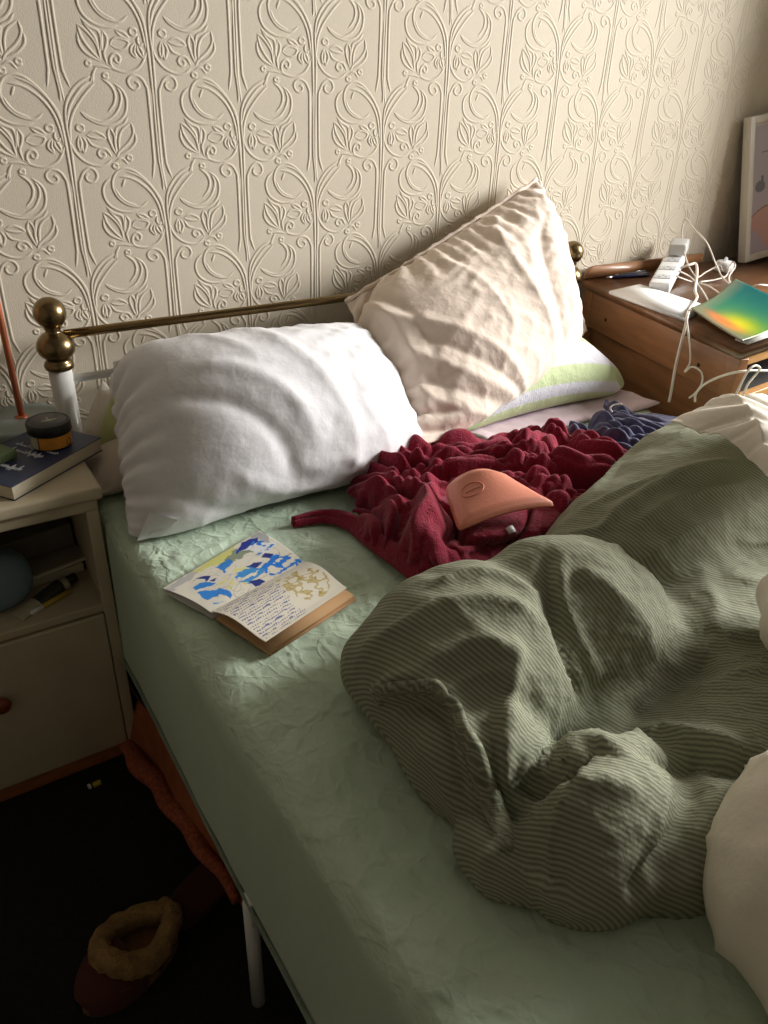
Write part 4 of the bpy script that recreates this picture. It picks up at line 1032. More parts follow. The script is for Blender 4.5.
# lilac-pink flat pillow under it
G = bilin((.70, -.10, ZB), (1.30, -.10, ZB), (1.325, -.50, ZB), (.80, -.475, ZB), 50, 24)
G[..., 2] += .006+np.abs(fnoise(G.reshape(-1, 3), 40, 21)).reshape(50, 24)*.006
pk = tag(mk('pillow_cover', (G.reshape(-1, 3), grid_faces(50, 24)), M_pcot), 'flat lilac pink pillow cover lying under the striped pillow', 'pillow cover'); solidify(pk, .004, 1)

# pillows behind the white one at the left edge
Xb = pillow([(-.012, -.09, .615), (.48, -.09, .615), (.48, -.28, .610), (-.022, -.30, .612)], .53, .27, 40, 26, press=4., steps=110, grav=.0003,
            floor=floorz, block=keep_front(-.06), seed=15, bulge=.035)
bp = empty('beige_pillow', 'beige pillow lying flat behind the white pillow at the left edge of the bed', 'pillow', (.25, -.2, ZB))
subsurf(mk('pillowcase', pillow_mesh(Xb), M_bcot, bp))
Xl = pillow([(.070, -.105, .748), (.50, -.10, .745), (.48, -.21, .672), (-.022, -.205, .660)], .52, .16, 40, 24, press=1.2, steps=90, grav=.0001,
            floor=floorz, block=keep_front(-.06), seed=18, bulge=.02, pinedge=[('u0', .5)])
V, F = pillow_mesh(Xl); n_, m_ = Xl.shape[1:3]
su = np.concatenate([np.repeat(np.arange(n_)[:, None], m_, 1).ravel(), np.repeat(np.arange(1, n_-1)[:, None], m_-2, 1).ravel()])/(n_-1)*.52
lp = empty('striped_pillow', 'striped pillow with green bands peeking out left behind the white pillow', 'pillow', (.25, -.2, .64))
subsurf(mk('pillowcase', (V, F), striped('green_band_cotton', (186, 190, 132), (206, 198, 184), .17, duty=.25, soft=.05, fine=200), lp, attrs={'stripe': su+.115}))
# ------------------------------------------------------------------ burgundy fleece blanket
M_fleece = mat('burgundy_fleece', (134, 18, 48), 1., vary=(40, .12), sheen=.2, bump=[(110, .003), (380, .003)])
n, m = 150, 120
G = bilin((0.599, -0.402, 0.6), (0.944, -0.679, 0.6), (0.849, -0.923, 0.6), (0.351, -0.864, 0.6), n, m)
G[..., 1] += .045*(np.sin(np.pi*np.linspace(0, 1, n))**2)[:, None]*(1-np.linspace(0, 1, m))[None, :]
uu, vv = np.meshgrid(np.linspace(0, 1, n), np.linspace(0, 1, m), indexing='ij')
lft = np.array((0.381, -0.577, 0.6))-(np.array((0.582, -0.404, 0.6))+np.array((0.351, -0.864, 0.6)))/2
G += (np.sin(np.pi*vv)*(1-uu)**2)[..., None]*lft
edge = fnoise(np.stack([uu*6, vv*6, uu*0], -1).reshape(-1, 3), 1.6, 31).reshape(n, m)
G[..., 0] += edge*.018; G[..., 1] += np.sin(uu*9)*.012*(1-vv)
def folds(G, A, sc, seed, ang, stretch=.45, warp=.05):
    """heaped cloth: rounded folds with tight valleys between them"""
    q = G.reshape(-1, 3)*np.array([1, 1, 0]); ca, sa = math.cos(ang), math.sin(ang)
    q = q+warp*np.stack([fnoise(q, 14, seed+1, 2), fnoise(q, 14, seed+2, 2), q[:, 0]*0], 1)
    r = np.stack([(q[:, 0]*ca+q[:, 1]*sa), (-q[:, 0]*sa+q[:, 1]*ca)*stretch, q[:, 0]*0], 1)
    n1 = fnoise(r, sc, seed+3, 1); n2 = fnoise(r, sc*2.1, seed+4, 1); lo = fnoise(q, 9, seed+5, 1)
    n1 = np.clip(n1, -1, 1); n3 = fnoise(r*np.array([1, 1.6, 1]), sc*3.7, seed+6, 1)
    return (A*np.abs(n1)**.75*(1+.35*np.clip(lo, -1, 1))+A*.45*np.abs(n2)**.8+A*.2*np.abs(n3)).reshape(G.shape[:2])
X = G[None].copy(); X[..., 2] = ZB+.010+folds(G, .044, 58, 33, .5, .34, .07)+.016*np.sin(np.pi*uu)*np.sin(np.pi*vv)
fl_f = lambda x, y: np.full(np.shape(x), ZB+.006)
Rr = rests(X, (1.06, 1.06))
bnd = [((slice(None), slice(None), -1), G[None, :, -1], .1), ((slice(None), 0), G[None, 0], .1)]
X = relax_grid(X, Rr, steps=12, inner=4, grav=.0002, floor=fl_f, pins=bnd, bend=.35, damp=.7)[0]
hq = [np.array(p)[:2] for p in ((0.5, -0.685, 0.66), (0.608, -0.753, 0.68), (0.637, -0.86, 0.67), (0.558, -0.888, 0.65), (0.42, -0.83, 0.64))]
def under(X, ztop, soft=.035):       # the hot water bottle presses the fleece down where it lies
    q = X[..., :2].reshape(-1, 2); ins = inpoly(q[:, 0], q[:, 1], [tuple(p) for p in hq])
    d = polydist(np.concatenate([q, q[:, :1]*0], 1), [(*p, 0) for p in hq+hq[:1]])[0]; d[ins] = 0
    lim = ztop+np.maximum(0, d-.004)/soft*.06
    z = X[..., 2].reshape(-1); over = np.maximum(0, z-lim); X[..., 2] = np.where(over > 0, lim-.002+.12*over, z).reshape(X.shape[:-1])
    return X
X = under(X, .648)
FLX = X
fb = empty('fleece_blanket', 'crumpled burgundy fleece blanket heaped in the middle of the bed', 'blanket', (*G.reshape(-1, 3).mean(0)[:2], ZB))
fo = mk('fleece', (X.reshape(-1, 3), grid_faces(n, m)), M_fleece, fb); solidify(fo, .006, 0); subsurf(fo)
# the tail trailing to the left
pa = smooth_path([(0.26, -0.569, 0.592), (0.319, -0.585, 0.596), (0.348, -0.633, 0.6), (0.356, -0.707, 0.602), (0.365, -0.775, 0.605), (0.375, -0.842, 0.605)], 8)
k = len(pa); V = []
for i, p in enumerate(pa):
    t = i/(k-1); wd = .006+.030*t; d = pa[min(i+1, k-1)]-pa[max(i-1, 0)]; d /= np.linalg.norm(d); s_ = np.array([-d[1], d[0], 0])
    for j in range(13):
        v = j/12*2-1; V.append(p+s_*v*wd+np.array([0, 0, (.012+.012*t)*(1-v*v)+.006*math.sin(v*7+t*5)*(1-abs(v))-.006]))
fo = mk('fleece_edge', (np.array(V), grid_faces(k, 13)), M_fleece, fb); solidify(fo, .006, 0)

def top_of(Xg, x, y, r=.02):
    q = Xg.reshape(-1, 3); d = (q[:, 0]-x)**2+(q[:, 1]-y)**2 < r*r
    return q[d, 2].max() if d.any() else ZB
# ------------------------------------------------------------------ hot water bottle
M_rubber = mat('salmon_rubber', (224, 142, 118), .42, bump=[(260, .0004)])
hA, hB, hC, hD = (np.array(p) for p in ((0.486, -0.715, 0.672), (0.437, -0.822, 0.655), (0.611, -0.866, 0.678), (0.578, -0.775, 0.69)))
n, m = 60, 40
us, vs = np.meshgrid(np.linspace(-1, 1, n), np.linspace(-1, 1, m), indexing='ij')
def squircle(u, v, k=.30):      # rounded-corner domain
    return u*np.sqrt(1-k*v*v*.30*abs(v)**6), v*np.sqrt(1-k*u*u*.30*abs(u)**6)
su_, sv_ = squircle(us, vs)
a_, b_ = (su_+1)/2, (sv_+1)/2
G = ((1-a_)*(1-b_))[..., None]*hA+(a_*(1-b_))[..., None]*hD+(a_*b_)[..., None]*hC+((1-a_)*b_)[..., None]*hB
ed = 1-np.maximum(abs(us), abs(vs))
rim = np.exp(-((ed-.035)/.03)**2)
thk = .011*np.clip(ed/.25, 0, 1)**.5
arch = .020*(1-us**2)*(1-.4*vs)
Gt = G+np.array([0, 0, 1.])*(arch+thk+.0022*rim+.0013*np.exp(-((ed-.13)/.02)**2))[..., None]
Gb = G+np.array([0, 0, 1.])*(arch-thk*.8)[..., None]
hz = ZB
hw = empty('hot_water_bottle', 'salmon pink rubber hot water bottle lying on the burgundy fleece', 'hot water bottle', tuple(G.reshape(-1, 3).mean(0)-np.array([0, 0, .03])))
mk('body', join((Gt.reshape(-1, 3), grid_faces(n, m)), (Gb.reshape(-1, 3), grid_faces(n, m, flip=True))), M_rubber, hw)
def on_hw(u, v, dz=.0006):
    i = (u+1)/2*(n-1); j = (v+1)/2*(m-1); i0, j0 = int(min(n-2, max(0, i))), int(min(m-2, max(0, j))); fi, fj = i-i0, j-j0
    return (Gt[i0, j0]*(1-fi)*(1-fj)+Gt[i0+1, j0]*fi*(1-fj)+Gt[i0+1, j0+1]*fi*fj+Gt[i0, j0+1]*(1-fi)*fj)+np.array([0, 0, dz])
ov = [on_hw(-.48+.27*math.cos(a), -.12+.26*math.sin(a)) for a in np.linspace(0, TAU, 33)]
em = [tube(ov, .0009, 6)]
rr = np.random.default_rng(5)
for k in range(6):
    u0 = -.64+.06*k; em.append(tube(smooth_path([on_hw(u0, -.07), on_hw(u0+.02, -.17), on_hw(u0+.045, -.06), on_hw(u0+.03, -.14)], 3), .0007, 5))
mk('embossed_oval', join(*em), M_rubber, hw)
mk('stopper', tube([(0.521, -0.851, 0.655), (0.521, -0.86, 0.648)], [.007, .008], 14), M_whitepl, hw)

# ------------------------------------------------------------------ navy garment
M_navy = mat('navy_jersey', (70, 68, 98), .85, vary=(30, .1), sheen=.25, bump=[(420, .0006)])
n, m = 96, 70
G = bilin((0.875, -0.62, 0.605), (1.14, -0.502, 0.615), (1.229, -0.711, 0.66), (0.899, -0.82, 0.62), n, m)
uu, vv = np.meshgrid(np.linspace(0, 1, n), np.linspace(0, 1, m), indexing='ij')
G[..., 0] += .02*np.sin(vv*7+uu*3); G[..., 1] += .02*np.sin(uu*8)
X = G[None].copy(); X[..., 2] = ZB+.012+folds(G, .038, 48, 47, .7, .35, .07)+.040*np.sin(np.pi*uu)*np.sin(np.pi*vv)**.7
fl_n = lambda x, y: np.full(np.shape(x), ZB+.010)
Rr = rests(X, (1.07, 1.07))
X = relax_grid(X, Rr, steps=12, inner=4, grav=.0002, floor=fl_n, bend=.35, damp=.7)[0]
nv = tag(mk('jumper', (X.reshape(-1, 3), grid_faces(n, m)), M_navy), 'crumpled navy blue jersey top heaped by the dressing table side', 'top'); solidify(nv, .003, 0); subsurf(nv)
mk('drawstring', tube([(1.021, -0.607, 0.672), (1.018, -0.602, 0.68), (1.029, -0.602, 0.685), (1.039, -0.614, 0.69)], .002, 8, 5), M_whitecord, nv)

# ------------------------------------------------------------------ striped duvet
h = .0065
org = np.array([.02, -1.56, ZB-.02]); dim = np.array([1.36, 1.06, .40])
gx = [np.arange(org[k], org[k]+dim[k], h) for k in range(3)]
P = np.stack(np.meshgrid(*gx, indexing='ij'), -1)
ell = [  # centre, radii, turn, stripe angle, wrinkle angle
    ((.272, -1.075, .640), (.163, .150, .120), .35, 0.25, .5),      # A front left lump
    ((.195, -1.000, .620), (.075, .060, .060), .3, 0.3, .4),        # its tip
    ((.185, -1.190, .620), (.075, .115, .085), .1, 0.22, .2),        # side of A
    ((.420, -1.085, .640), (.150, .130, .135), -.5, -0.35, 2.4),      # B
    ((.770, -.975, .610), (.300, .150, .140), .12, 0.45, 1.5),      # C long back roll
    ((.960, -.945, .635), (.260, .170, .150), .1, 0.45, 1.5),
    ((.640, -1.180, .590), (.300, .150, .090), .1, 0.8, 1.2),         # D middle flat
    ((.400, -1.230, .590), (.120, .100, .060), .1, 0.5, 1.2),        # floor of the valley
    ((.245, -1.330, .620), (.120, .085, .095), .35, 0.55, .9),       # E front lump
    ((.330, -1.400, .600), (.130, .065, .075), -.2, 0.65, .6),
    ((.150, -1.300, .605), (.055, .060, .040), .4, 0.5, .5),         # folded front edge
    ((.520, -1.330, .590), (.220, .110, .090), .1, 0.7, 1.2),
    ((1.10, -1.15, .600), (.24, .26, .16), 0., 0.6, 1.2),
]
ks = [.02, .03, .02, .012, .012, .05, .03, .02, .008, .012, .008, .02, .05]
f = None; best = None; which = None
for q, (c, r, rz, sa, wa) in enumerate(ell):
    d = sd_ell(P, c, r, rz)
    f = d if f is None else smin(f, d, ks[q])
f = np.maximum(f, (ZB+.004)-P[..., 2])
V, F = nets(f, org, h)
T = Topo(V, F)
for _ in range(1): V = V+(T.avg(V)-V)*.5
# stripe directions and wrinkle directions per lump
D = np.stack([sd_ell(V, c, r, rz) for c, r, rz, sa, wa in ell], 1); Wt = np.exp(-np.maximum(0, D-D.min(1, keepdims=True))/.02); Wt /= Wt.sum(1, keepdims=True)
sdir = sum(Wt[:, k:k+1]*np.array([math.cos(e[3]), math.sin(e[3]), .35]) for k, e in enumerate(ell))
N = T.normals(V); sdir -= N*(sdir*N).sum(1, keepdims=True); sdir /= np.linalg.norm(sdir, axis=1, keepdims=True)+1e-9
gd = sum(Wt[:, k:k+1]*np.array([math.cos(e[4]), math.sin(e[4]), 0]) for k, e in enumerate(ell))
gd /= np.linalg.norm(gd, axis=1, keepdims=True)+1e-9
am = .05+.12*np.clip(fnoise(V, 7, 51, 2)+.2, 0, 1)
BASEV, BASEF = V.copy(), F
# the folds and creases seen on it: (amount, width, line)
CREASE = [
  (.012, .020, [(0.122, -1.026, 0.6594), (0.1626, -1.059, 0.7265), (0.21, -1.073, 0.7506), (0.2724, -1.109, 0.7567), (0.3054, -1.147, 0.7419)]),
  (.009, .014, [(0.1177, -1.088, 0.6749), (0.1505, -1.12, 0.7126), (0.1793, -1.127, 0.7306), (0.2172, -1.138, 0.742), (0.2535, -1.172, 0.7316)]),
  (.008, .014, [(0.2264, -1.033, 0.7496), (0.2803, -1.04, 0.7566), (0.3144, -1.079, 0.7556), (0.326, -1.123, 0.7458)]),
  (.018, .014, [(0.259, -1.157, 0.7408), (0.2212, -1.192, 0.7097), (0.1725, -1.246, 0.6915), (0.1556, -1.273, 0.6639)]),
  (-.014, .014, [(0.1853, -1.209, 0.7036), (0.1612, -1.244, 0.6882), (0.1495, -1.273, 0.6561), (0.1397, -1.3, 0.6445)]),
  (.011, .010, [(0.114, -1.086, 0.6637), (0.1316, -1.104, 0.6965), (0.1541, -1.139, 0.7079), (0.1625, -1.166, 0.7047), (0.1559, -1.201, 0.6973), (0.1459, -1.241, 0.6791), (0.1413, -1.279, 0.6439), (0.1273, -1.315, 0.6396)]),
  (-.012, .012, [(0.1141, -1.106, 0.6565), (0.1363, -1.143, 0.6889), (0.1432, -1.181, 0.6906), (0.131, -1.218, 0.673), (0.1266, -1.247, 0.643)]),
  (.010, .016, [(0.1227, -1.165, 0.6669), (0.1192, -1.209, 0.6557), (0.1217, -1.249, 0.6245), (0.1111, -1.3, 0.6331)]),
  (-.028, .018, [(0.159, -1.281, 0.658), (0.1895, -1.292, 0.6857), (0.2312, -1.303, 0.7085), (0.2632, -1.3, 0.7089)]),
  (-.014, .012, [(0.3798, -1.071, 0.7692), (0.3483, -1.112, 0.7521), (0.3274, -1.153, 0.7328), (0.3212, -1.193, 0.7027), (0.335, -1.219, 0.6448)]),
  (.010, .012, [(0.3869, -1.089, 0.7711), (0.3543, -1.132, 0.7471), (0.3516, -1.173, 0.714), (0.3651, -1.201, 0.6654)]),
  (.007, .016, [(0.3908, -1.113, 0.7683), (0.4135, -1.154, 0.7549), (0.4359, -1.191, 0.7237), (0.4473, -1.218, 0.674)]),
  (-.022, .018, [(0.2632, -1.3, 0.7089), (0.3924, -1.248, 0.6495), (0.4658, -1.246, 0.6577), (0.531, -1.246, 0.6671)]),
  (.012, .016, [(0.5685, -0.9974, 0.713), (0.6612, -0.9868, 0.7402), (0.7696, -0.9914, 0.7559), (0.8552, -1.011, 0.7657)]),
  (.010, .014, [(0.478, -1.095, 0.7636), (0.6408, -1.027, 0.7304), (0.7498, -1.03, 0.7429), (0.8378, -1.048, 0.7464)]),
  (.008, .016, [(0.5837, -1.067, 0.6938), (0.6849, -1.07, 0.7168), (0.7749, -1.074, 0.7196)]),
  (.008, .020, [(0.6758, -1.104, 0.685), (0.613, -1.175, 0.6795), (0.5591, -1.225, 0.6735)]),
  (.014, .013, [(0.2089, -1.292, 0.6962), (0.2537, -1.302, 0.7098), (0.3736, -1.281, 0.6447), (0.3989, -1.327, 0.6642), (0.4344, -1.372, 0.6674)]),
  (-.022, .014, [(0.2793, -1.333, 0.71), (0.3659, -1.342, 0.655), (0.391, -1.373, 0.6614), (0.4279, -1.39, 0.6598)]),
  (-.018, .014, [(0.3495, -1.355, 0.6563), (0.3059, -1.384, 0.6742), (0.264, -1.403, 0.6685), (0.2185, -1.413, 0.6567), (0.1828, -1.413, 0.6344)]),
  (.010, .014, [(0.178, -1.412, 0.632), (0.2181, -1.419, 0.6342), (0.2657, -1.436, 0.6383)]),
  (.010, .014, [(0.1079, -1.293, 0.6305), (0.1211, -1.327, 0.6329), (0.1345, -1.368, 0.6402), (0.1651, -1.407, 0.6247)]),
  (-.010, .010, [(0.1213, -1.31, 0.638), (0.1333, -1.347, 0.6457), (0.1481, -1.385, 0.6513)]),
  (.010, .014, [(0.4571, -1.268, 0.6592), (0.5002, -1.29, 0.6728), (0.5532, -1.3, 0.6759)]),
  (.008, .012, [(0.17, -1.314, 0.6851), (0.2066, -1.334, 0.7093), (0.2439, -1.365, 0.707)]),
  (.007, .010, [(0.1501, -1.331, 0.672), (0.1875, -1.341, 0.7023), (0.2296, -1.337, 0.7137)]),
]
off = np.zeros(len(V))
for a_, w_, pl_ in CREASE:
    d_, t_ = polydist(V, smooth_path(pl_, 4))
    pr = np.exp(-(d_/w_)**1.15)*np.clip(np.minimum(t_, 1-t_)*6+.25, 0, 1)
    off += a_*pr
V = V+N*off[:, None]
for sc, a_, sd_ in ((34, .010, 151), (60, .0075, 161), (100, .005, 171), (170, .0022, 181)):
    r_ = V-gd*(V*gd).sum(1, keepdims=True)*.0
    al = np.stack([-gd[:, 1], gd[:, 0], gd[:, 2]*0], 1)
    qv = V+.03*np.stack([fnoise(V, 11, sd_+k, 2) for k in range(3)], 1)
    qv = qv-al*(qv*al).sum(1, keepdims=True)*.72
    n_ = fnoise(qv, sc, sd_+4, 1); mk_ = np.clip(.25+.9*fnoise(V, 8, sd_+6, 1), 0, 1)*np.clip((V[:, 2]-ZB-.03)/.06, .25, 1)
    V = V+T.normals(V)*(a_*mk_*np.clip(1-np.abs(n_)*1.7, 0, 1)**1.8)[:, None]
V[:, 2] = np.maximum(V[:, 2], ZB+.003)
DV = crumple(V, T, gd, am, iters=30, amp=.002, freq=60, seed=52, zmin=ZB+.003, bend=.12, goal=.006)
S = stripe_field(DV, T, sdir)
M_duv = striped('sage_stripe_seersucker', (102, 108, 86), (156, 157, 134), .0054, duty=.5, soft=.45, fine=60)
dv = tag(mk('duvet', (DV, F), M_duv, origin=(.55, -1.1, ZB), attrs={'stripe': S}), 'rumpled sage green pinstriped duvet heaped over the right side of the bed', 'duvet')

# stitched hem running down its folded front
hp = smooth_path([(0.114, -1.086, 0.6637), (0.1316, -1.104, 0.6965), (0.1541, -1.139, 0.7079), (0.1625, -1.166, 0.7047), (0.1559, -1.201, 0.6973), (0.1459, -1.241, 0.6791), (0.1413, -1.279, 0.6439), (0.1273, -1.315, 0.6396)], 8)
from mathutils.bvhtree import BVHTree
bvh = BVHTree.FromPolygons([tuple(v) for v in DV], [tuple(int(i) for i in q) for q in F])
near = [bvh.find_nearest(Vector(p)) for p in hp]
LO, NR = np.array([q[0][:] for q in near]), np.array([q[1][:] for q in near])
sm_ = lambda A, n: A if n == 0 else sm_(np.vstack([A[:1], (A[:-2]+2*A[1:-1]+A[2:])/4, A[-1:]]), n-1)
LO, NR = sm_(LO, 6), sm_(NR, 20); NR /= np.linalg.norm(NR, axis=1)[:, None]
rows = []
for k in range(len(hp)):
    lo, nr = LO[k], NR[k]; tg = LO[min(k+1, len(hp)-1)]-LO[max(k-1, 0)]; tg /= np.linalg.norm(tg); sw = np.cross(nr, tg); sw /= np.linalg.norm(sw)
    e_ = min(1, k/6, (len(hp)-1-k)/6); g_ = .5+.5*math.sin(k*.37)
    rows.append([lo-nr*.003-sw*.013, lo+nr*(.003*e_)-sw*.007, lo+nr*(.0065+.002*g_)*e_, lo+nr*(.0050+.003*g_)*e_+sw*.006, lo+nr*(.001+.003*g_)*e_+sw*.011])
rows = np.array(rows); nk_ = len(hp)
HS = np.array([S[((DV-p)**2).sum(1).argmin()] for p in rows.reshape(-1, 3)])
hm = mk('hem', (rows.reshape(-1, 3), grid_faces(nk_, 5)), M_duv, dv, attrs={'stripe': HS}); solidify(hm, .002, 0)

# height of the heap, for things lying on it
hx = gx[0]; hy = gx[1]
ins = f < 0; HM = np.where(ins.any(2), gx[2][(ins*np.arange(f.shape[2])).argmax(2)]+.006, ZB)
def heap(x, y):
    i = np.clip((x-hx[0])/h, 0, len(hx)-1.001); j = np.clip((y-hy[0])/h, 0, len(hy)-1.001)
    i0, j0 = i.astype(int), j.astype(int); a, b = i-i0, j-j0
    z = HM[i0, j0]*(1-a)*(1-b)+HM[i0+1, j0]*a*(1-b)+HM[i0+1, j0+1]*a*b+HM[i0, j0+1]*(1-a)*b
    return z
# seam piping along the folded edge of the duvet
def on_duvet(x, y):
    d = (DV[:, 0]-x)**2+(DV[:, 1]-y)**2; k = np.where(d < .012**2)[0]
    return DV[k[DV[k, 2].argmax()]] if len(k) else np.array((x, y, ZB+.005))

# ------------------------------------------------------------------ white covers on the right
M_wsheet = mat('cream_white_cover', (232, 224, 210), .9, bump=[(14, .005), (500, .0003)])
Q = np.stack(np.meshgrid(np.arange(.12, .88, .011), np.arange(-1.78, -1.14, .011), np.arange(ZB-.02, .90, .011), indexing='ij'), -1)
g = smin(smin(sd_ell(Q, (.45, -1.53, .66), (.22, .14, .14), -.1), sd_ell(Q, (.36, -1.62, .64), (.17, .13, .14), .2), .03), sd_ell(Q, (.62, -1.56, .66), (.18, .18, .17)), .04)
g = smin(g, sd_cap(Q, (0.651, -1.28, 0.72), (0.617, -1.302, 0.72), .050, .046), .01); g = smin(g, sd_cap(Q, (0.617, -1.302, 0.72), (.60, -1.46, .70), .040, .09), .03)
g = np.maximum(g, (ZB+.004)-Q[..., 2])
V, F = nets(g, (.12, -1.78, ZB-.02), .011); T2 = Topo(V, F); V = V+(T2.avg(V)-V)*.5
V = crumple(V, T2, np.broadcast_to(np.array([.6, .8, 0]), V.shape), np.full(len(V), .14), iters=110, amp=.004, freq=26, seed=61, zmin=ZB+.003)
for sc_, a_, d_ in ((30, .010, (.3, .2, -1)), (60, .004, (.6, -.5, -.6)), (130, .0015, (.2, .6, -.7))): V = wrinkle(V, T2.normals(V), d_, a_, sc_, 200+sc_)
tag(mk('white_cover', (V, F), M_wsheet), 'puffy cream white bedspread bunched at the near right corner of the bed', 'bedspread')

n, m = 90, 60
G = bilin((0.767, -0.934, 0.815), (0.985, -0.961, 0.88), (0.66, -1.183, 0.91), (0.726, -1.139, 0.84), n, m)
uu, vv = np.meshgrid(np.linspace(0, 1, n), np.linspace(0, 1, m), indexing='ij')
ext = np.array((.25, -.02, -.10))*np.maximum(0, uu-.55)[..., None]/.45
G = G+ext
X = G[None].copy(); X[..., 2] = np.maximum(X[..., 2], heap(X[..., 0], X[..., 1])+.022)+.4*folds(G, .04, 24, 71, .6)+.02*np.sin(np.pi*vv)*(1-uu)
Rr = rests(X, (1.03, 1.03))
X = relax_grid(X, Rr, steps=16, inner=4, grav=.0003, floor=lambda x, y: heap(x, y)+.018, bend=.3, damp=.7)[0]
wsx = tag(mk('white_sheet', (X.reshape(-1, 3), grid_faces(n, m)), M_wsheet), 'thin white sheet folded over the top of the striped duvet by the dressing table', 'sheet'); solidify(wsx, .003, 0); subsurf(wsx)

# ------------------------------------------------------------------ open notebook
M_paint = mat('painted_page', (220, 216, 205), .85, attr='paint')
M_kraft = mat('kraft_card', (176, 132, 88), .8, vary=(40, .06))
nb = empty('notebook', 'open sketch notebook with blue collage page and handwriting lying on the sheet', 'notebook', (.12, -.70, ZB))
LA, LB_, S1, S0 = (np.array(p) for p in ((-0.007, -0.652, 0.594), (0.196, -0.568, 0.594), (0.215, -0.706, 0.602), (0.034, -0.756, 0.602)))
RT, RB = np.array((0.231, -0.815, 0.612)), np.array((0.067, -0.873, 0.615))
KT, KB, KS = np.array((0.246, -0.822, 0.592)), np.array((0.072, -0.876, 0.592)), np.array((0.038, -0.76, 0.592))
def page(name, c00, c10, c11, c01, n, m, lift, paint, th=.0012):
    G = bilin(c00, c10, c11, c01, n, m); a, b = np.meshgrid(np.linspace(0, 1, n), np.linspace(0, 1, m), indexing='ij')
    G[..., 2] += lift(a, b)
    cols = paint(a, b)
    o = mk(name, (G.reshape(-1, 3), grid_faces(n, m)), M_paint, nb, cols=cols.reshape(-1, 3)); solidify(o, th, 0); return o
def base(a, c): return np.broadcast_to(np.array(lin(c)), a.shape+(3,)).copy()
def blotch(c, a, b, poly, col, sc=22, seed=0, thr=-9, j=.05):
    q = np.stack([a.ravel(), b.ravel(), a.ravel()*0], 1); nz = fnoise(q, sc*1.6, seed, 3).reshape(a.shape); n2 = fnoise(q, sc, seed+9, 2).reshape(a.shape)
    mk_ = inpoly(a+nz*j, b+n2*j, poly) & (nz > thr); c[mk_] = lin(col)
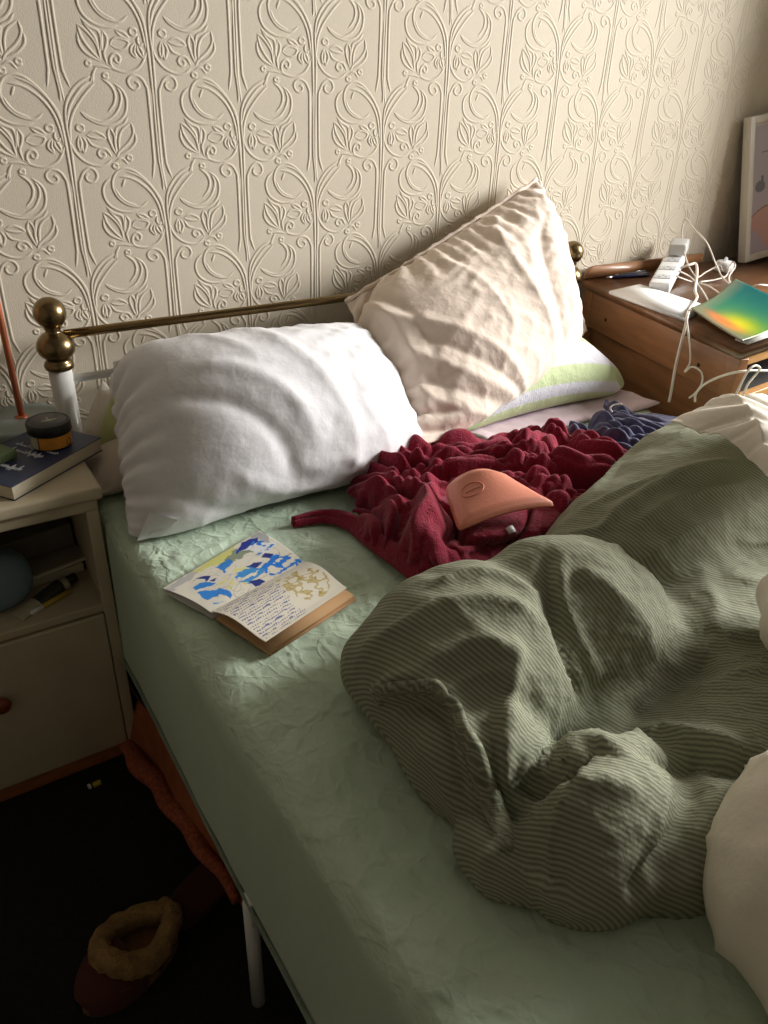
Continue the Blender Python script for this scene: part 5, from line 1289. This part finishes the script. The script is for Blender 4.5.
def art(a, b):     # a across from outer edge to spine, b along the page, front to back
    c = base(a, (224, 219, 205)); B = blotch
    q = np.stack([a.ravel()*1.2, b.ravel(), a.ravel()*0], 1)
    w1 = fnoise(q, 9, 81, 3).reshape(a.shape)
    c *= (1-.14*np.clip(w1, 0, 1))[..., None]
    B(c, a, b, [(0, .02), (.2, .02), (.14, .3), (0, .32)], (186, 186, 184), 20, 1)
    B(c, a, b, [(0, .3), (.16, .28), (.2, .62), (.1, .74), (0, .8)], (214, 212, 128), 16, 2)
    B(c, a, b, [(.12, .55), (.32, .52), (.3, .78), (.14, .76)], (140, 152, 130), 22, 3)
    B(c, a, b, [(.05, .86), (.3, .9), (.42, 1.), (0, 1.)], (176, 178, 178), 15, 4)
    B(c, a, b, [(.06, .72), (.25, .70), (.22, .9), (.04, .92)], (28, 50, 150), 12, 5)
    B(c, a, b, [(.2, .66), (.5, .8), (.48, .96), (.24, .9)], (226, 228, 230), 12, 6); B(c, a, b, [(.16, .68), (.5, .82), (.46, .95), (.2, .88)], (38, 122, 214), 34, 6, .12)
    B(c, a, b, [(.66, .62), (.98, .70), (.98, 1.), (.62, .94)], (28, 122, 220), 30, 7, -.25)
    B(c, a, b, [(.24, .36), (.42, .42), (.36, .54), (.24, .5)], (48, 132, 214), 12, 8)
    B(c, a, b, [(.22, .20), (.42, .22), (.36, .30), (.24, .28)], (34, 50, 130), 18, 9, -9, .03)
    B(c, a, b, [(.42, .27), (.52, .30), (.46, .34)], (34, 50, 130), 10, 10, -9, .025)
    B(c, a, b, [(.5, .76), (.6, .8), (.56, .86), (.48, .82)], (34, 50, 130), 10, 12, -9, .025)
    B(c, a, b, [(.56, .60), (.66, .64), (.62, .72), (.54, .68)], (34, 50, 130), 10, 13, -9, .025)
    B(c, a, b, [(.58, .40), (.86, .44), (.84, .64), (.6, .58)], (62, 146, 214), 20, 14, -.5)
    B(c, a, b, [(.44, .5), (.6, .5), (.62, .62), (.48, .6)], (220, 218, 150), 18, 15, -.2)
    B(c, a, b, [(.56, .24), (.82, .26), (.86, .42), (.6, .4)], (222, 214, 146), 22, 16, .0)
    B(c, a, b, [(.82, .44), (.96, .46), (.95, .54), (.84, .52)], (34, 50, 130), 10, 17, -9, .025)
    B(c, a, b, [(.46, .02), (.9, .06), (.92, .26), (.6, .26), (.42, .14)], (40, 128, 212), 16, 18, -.28)
    for sd, th in ((21, .015), (22, .02), (23, .014)):
        nz = fnoise(q, 11, sd, 2).reshape(a.shape); c[(abs(nz) < th) & (a > .2) & (b > .15)] *= .55
    return c
page('left_page', LA, S0, S1, LB_, 120, 170, lambda a, b: .004*np.sin(np.pi*a)-.004*a**6, art)
def script(a, b):   # a along the spine front->back, b from spine to outer edge
    c = base(a, (226, 220, 204))
    q = np.stack([a.ravel(), b.ravel(), a.ravel()*0], 1)
    nz = fnoise(q, 60, 91, 2).reshape(a.shape); n2 = fnoise(q, 16, 92, 2).reshape(a.shape)
    ln_ = (b*19.0+nz*.2+.15*a) % 1
    ink = (ln_ < .36) & (nz+.9*np.sin(a*260+b*90) > -.35) & (a > .03) & (a < .52-.06*n2) & (b > .04) & (b < .97)
    c[ink] = lin((104, 108, 156))
    d = np.sqrt(((a-.76)/.21)**2+((b-.52)/.36)**2)
    n3 = fnoise(q, 30, 95, 3).reshape(a.shape)
    ol = (d < 1) & (abs(n3) < .22); c[ol] = lin((196, 180, 128))
    ol = (d < 1) & (abs(n3+.3) < .08); c[ol] = lin((176, 152, 84))
    c[((a-.62)/.025)**2+((b-.16)/.03)**2 < 1] = lin((198, 182, 116))
    return c
page('right_page', S0, S1, RT, RB, 210, 150, lambda a, b: .012*np.sin(np.pi*np.minimum(1, b*1.1))*(1-b)**.5, script)
zz = lambda p, z: np.array((p[0], p[1], z))
cv = [zz(KS, ZB+.003), zz(S1, ZB+.003), zz(KT, ZB+.003), zz(KB, ZB+.003)]
mk('back_cover', prism(cv, (0, 0, .003), .001), M_kraft, nb)
up_ = [zz(S0*.92+RB*.08, ZB+.006), zz(S1, ZB+.006), zz(RT*.35+KT*.65, ZB+.006), zz(RB*.35+KB*.65, ZB+.006)]
mk('page_block', prism(up_, (0, 0, .0085), .001), mat('kraft_pages', (190, 150, 106), .85), nb)
mk('front_cover', prism([zz(LA, ZB+.0028), zz(S0, ZB+.0028), zz(S1, ZB+.0028), zz(LB_, ZB+.0028)], (0, 0, .0025), .001), M_sheetp, nb)
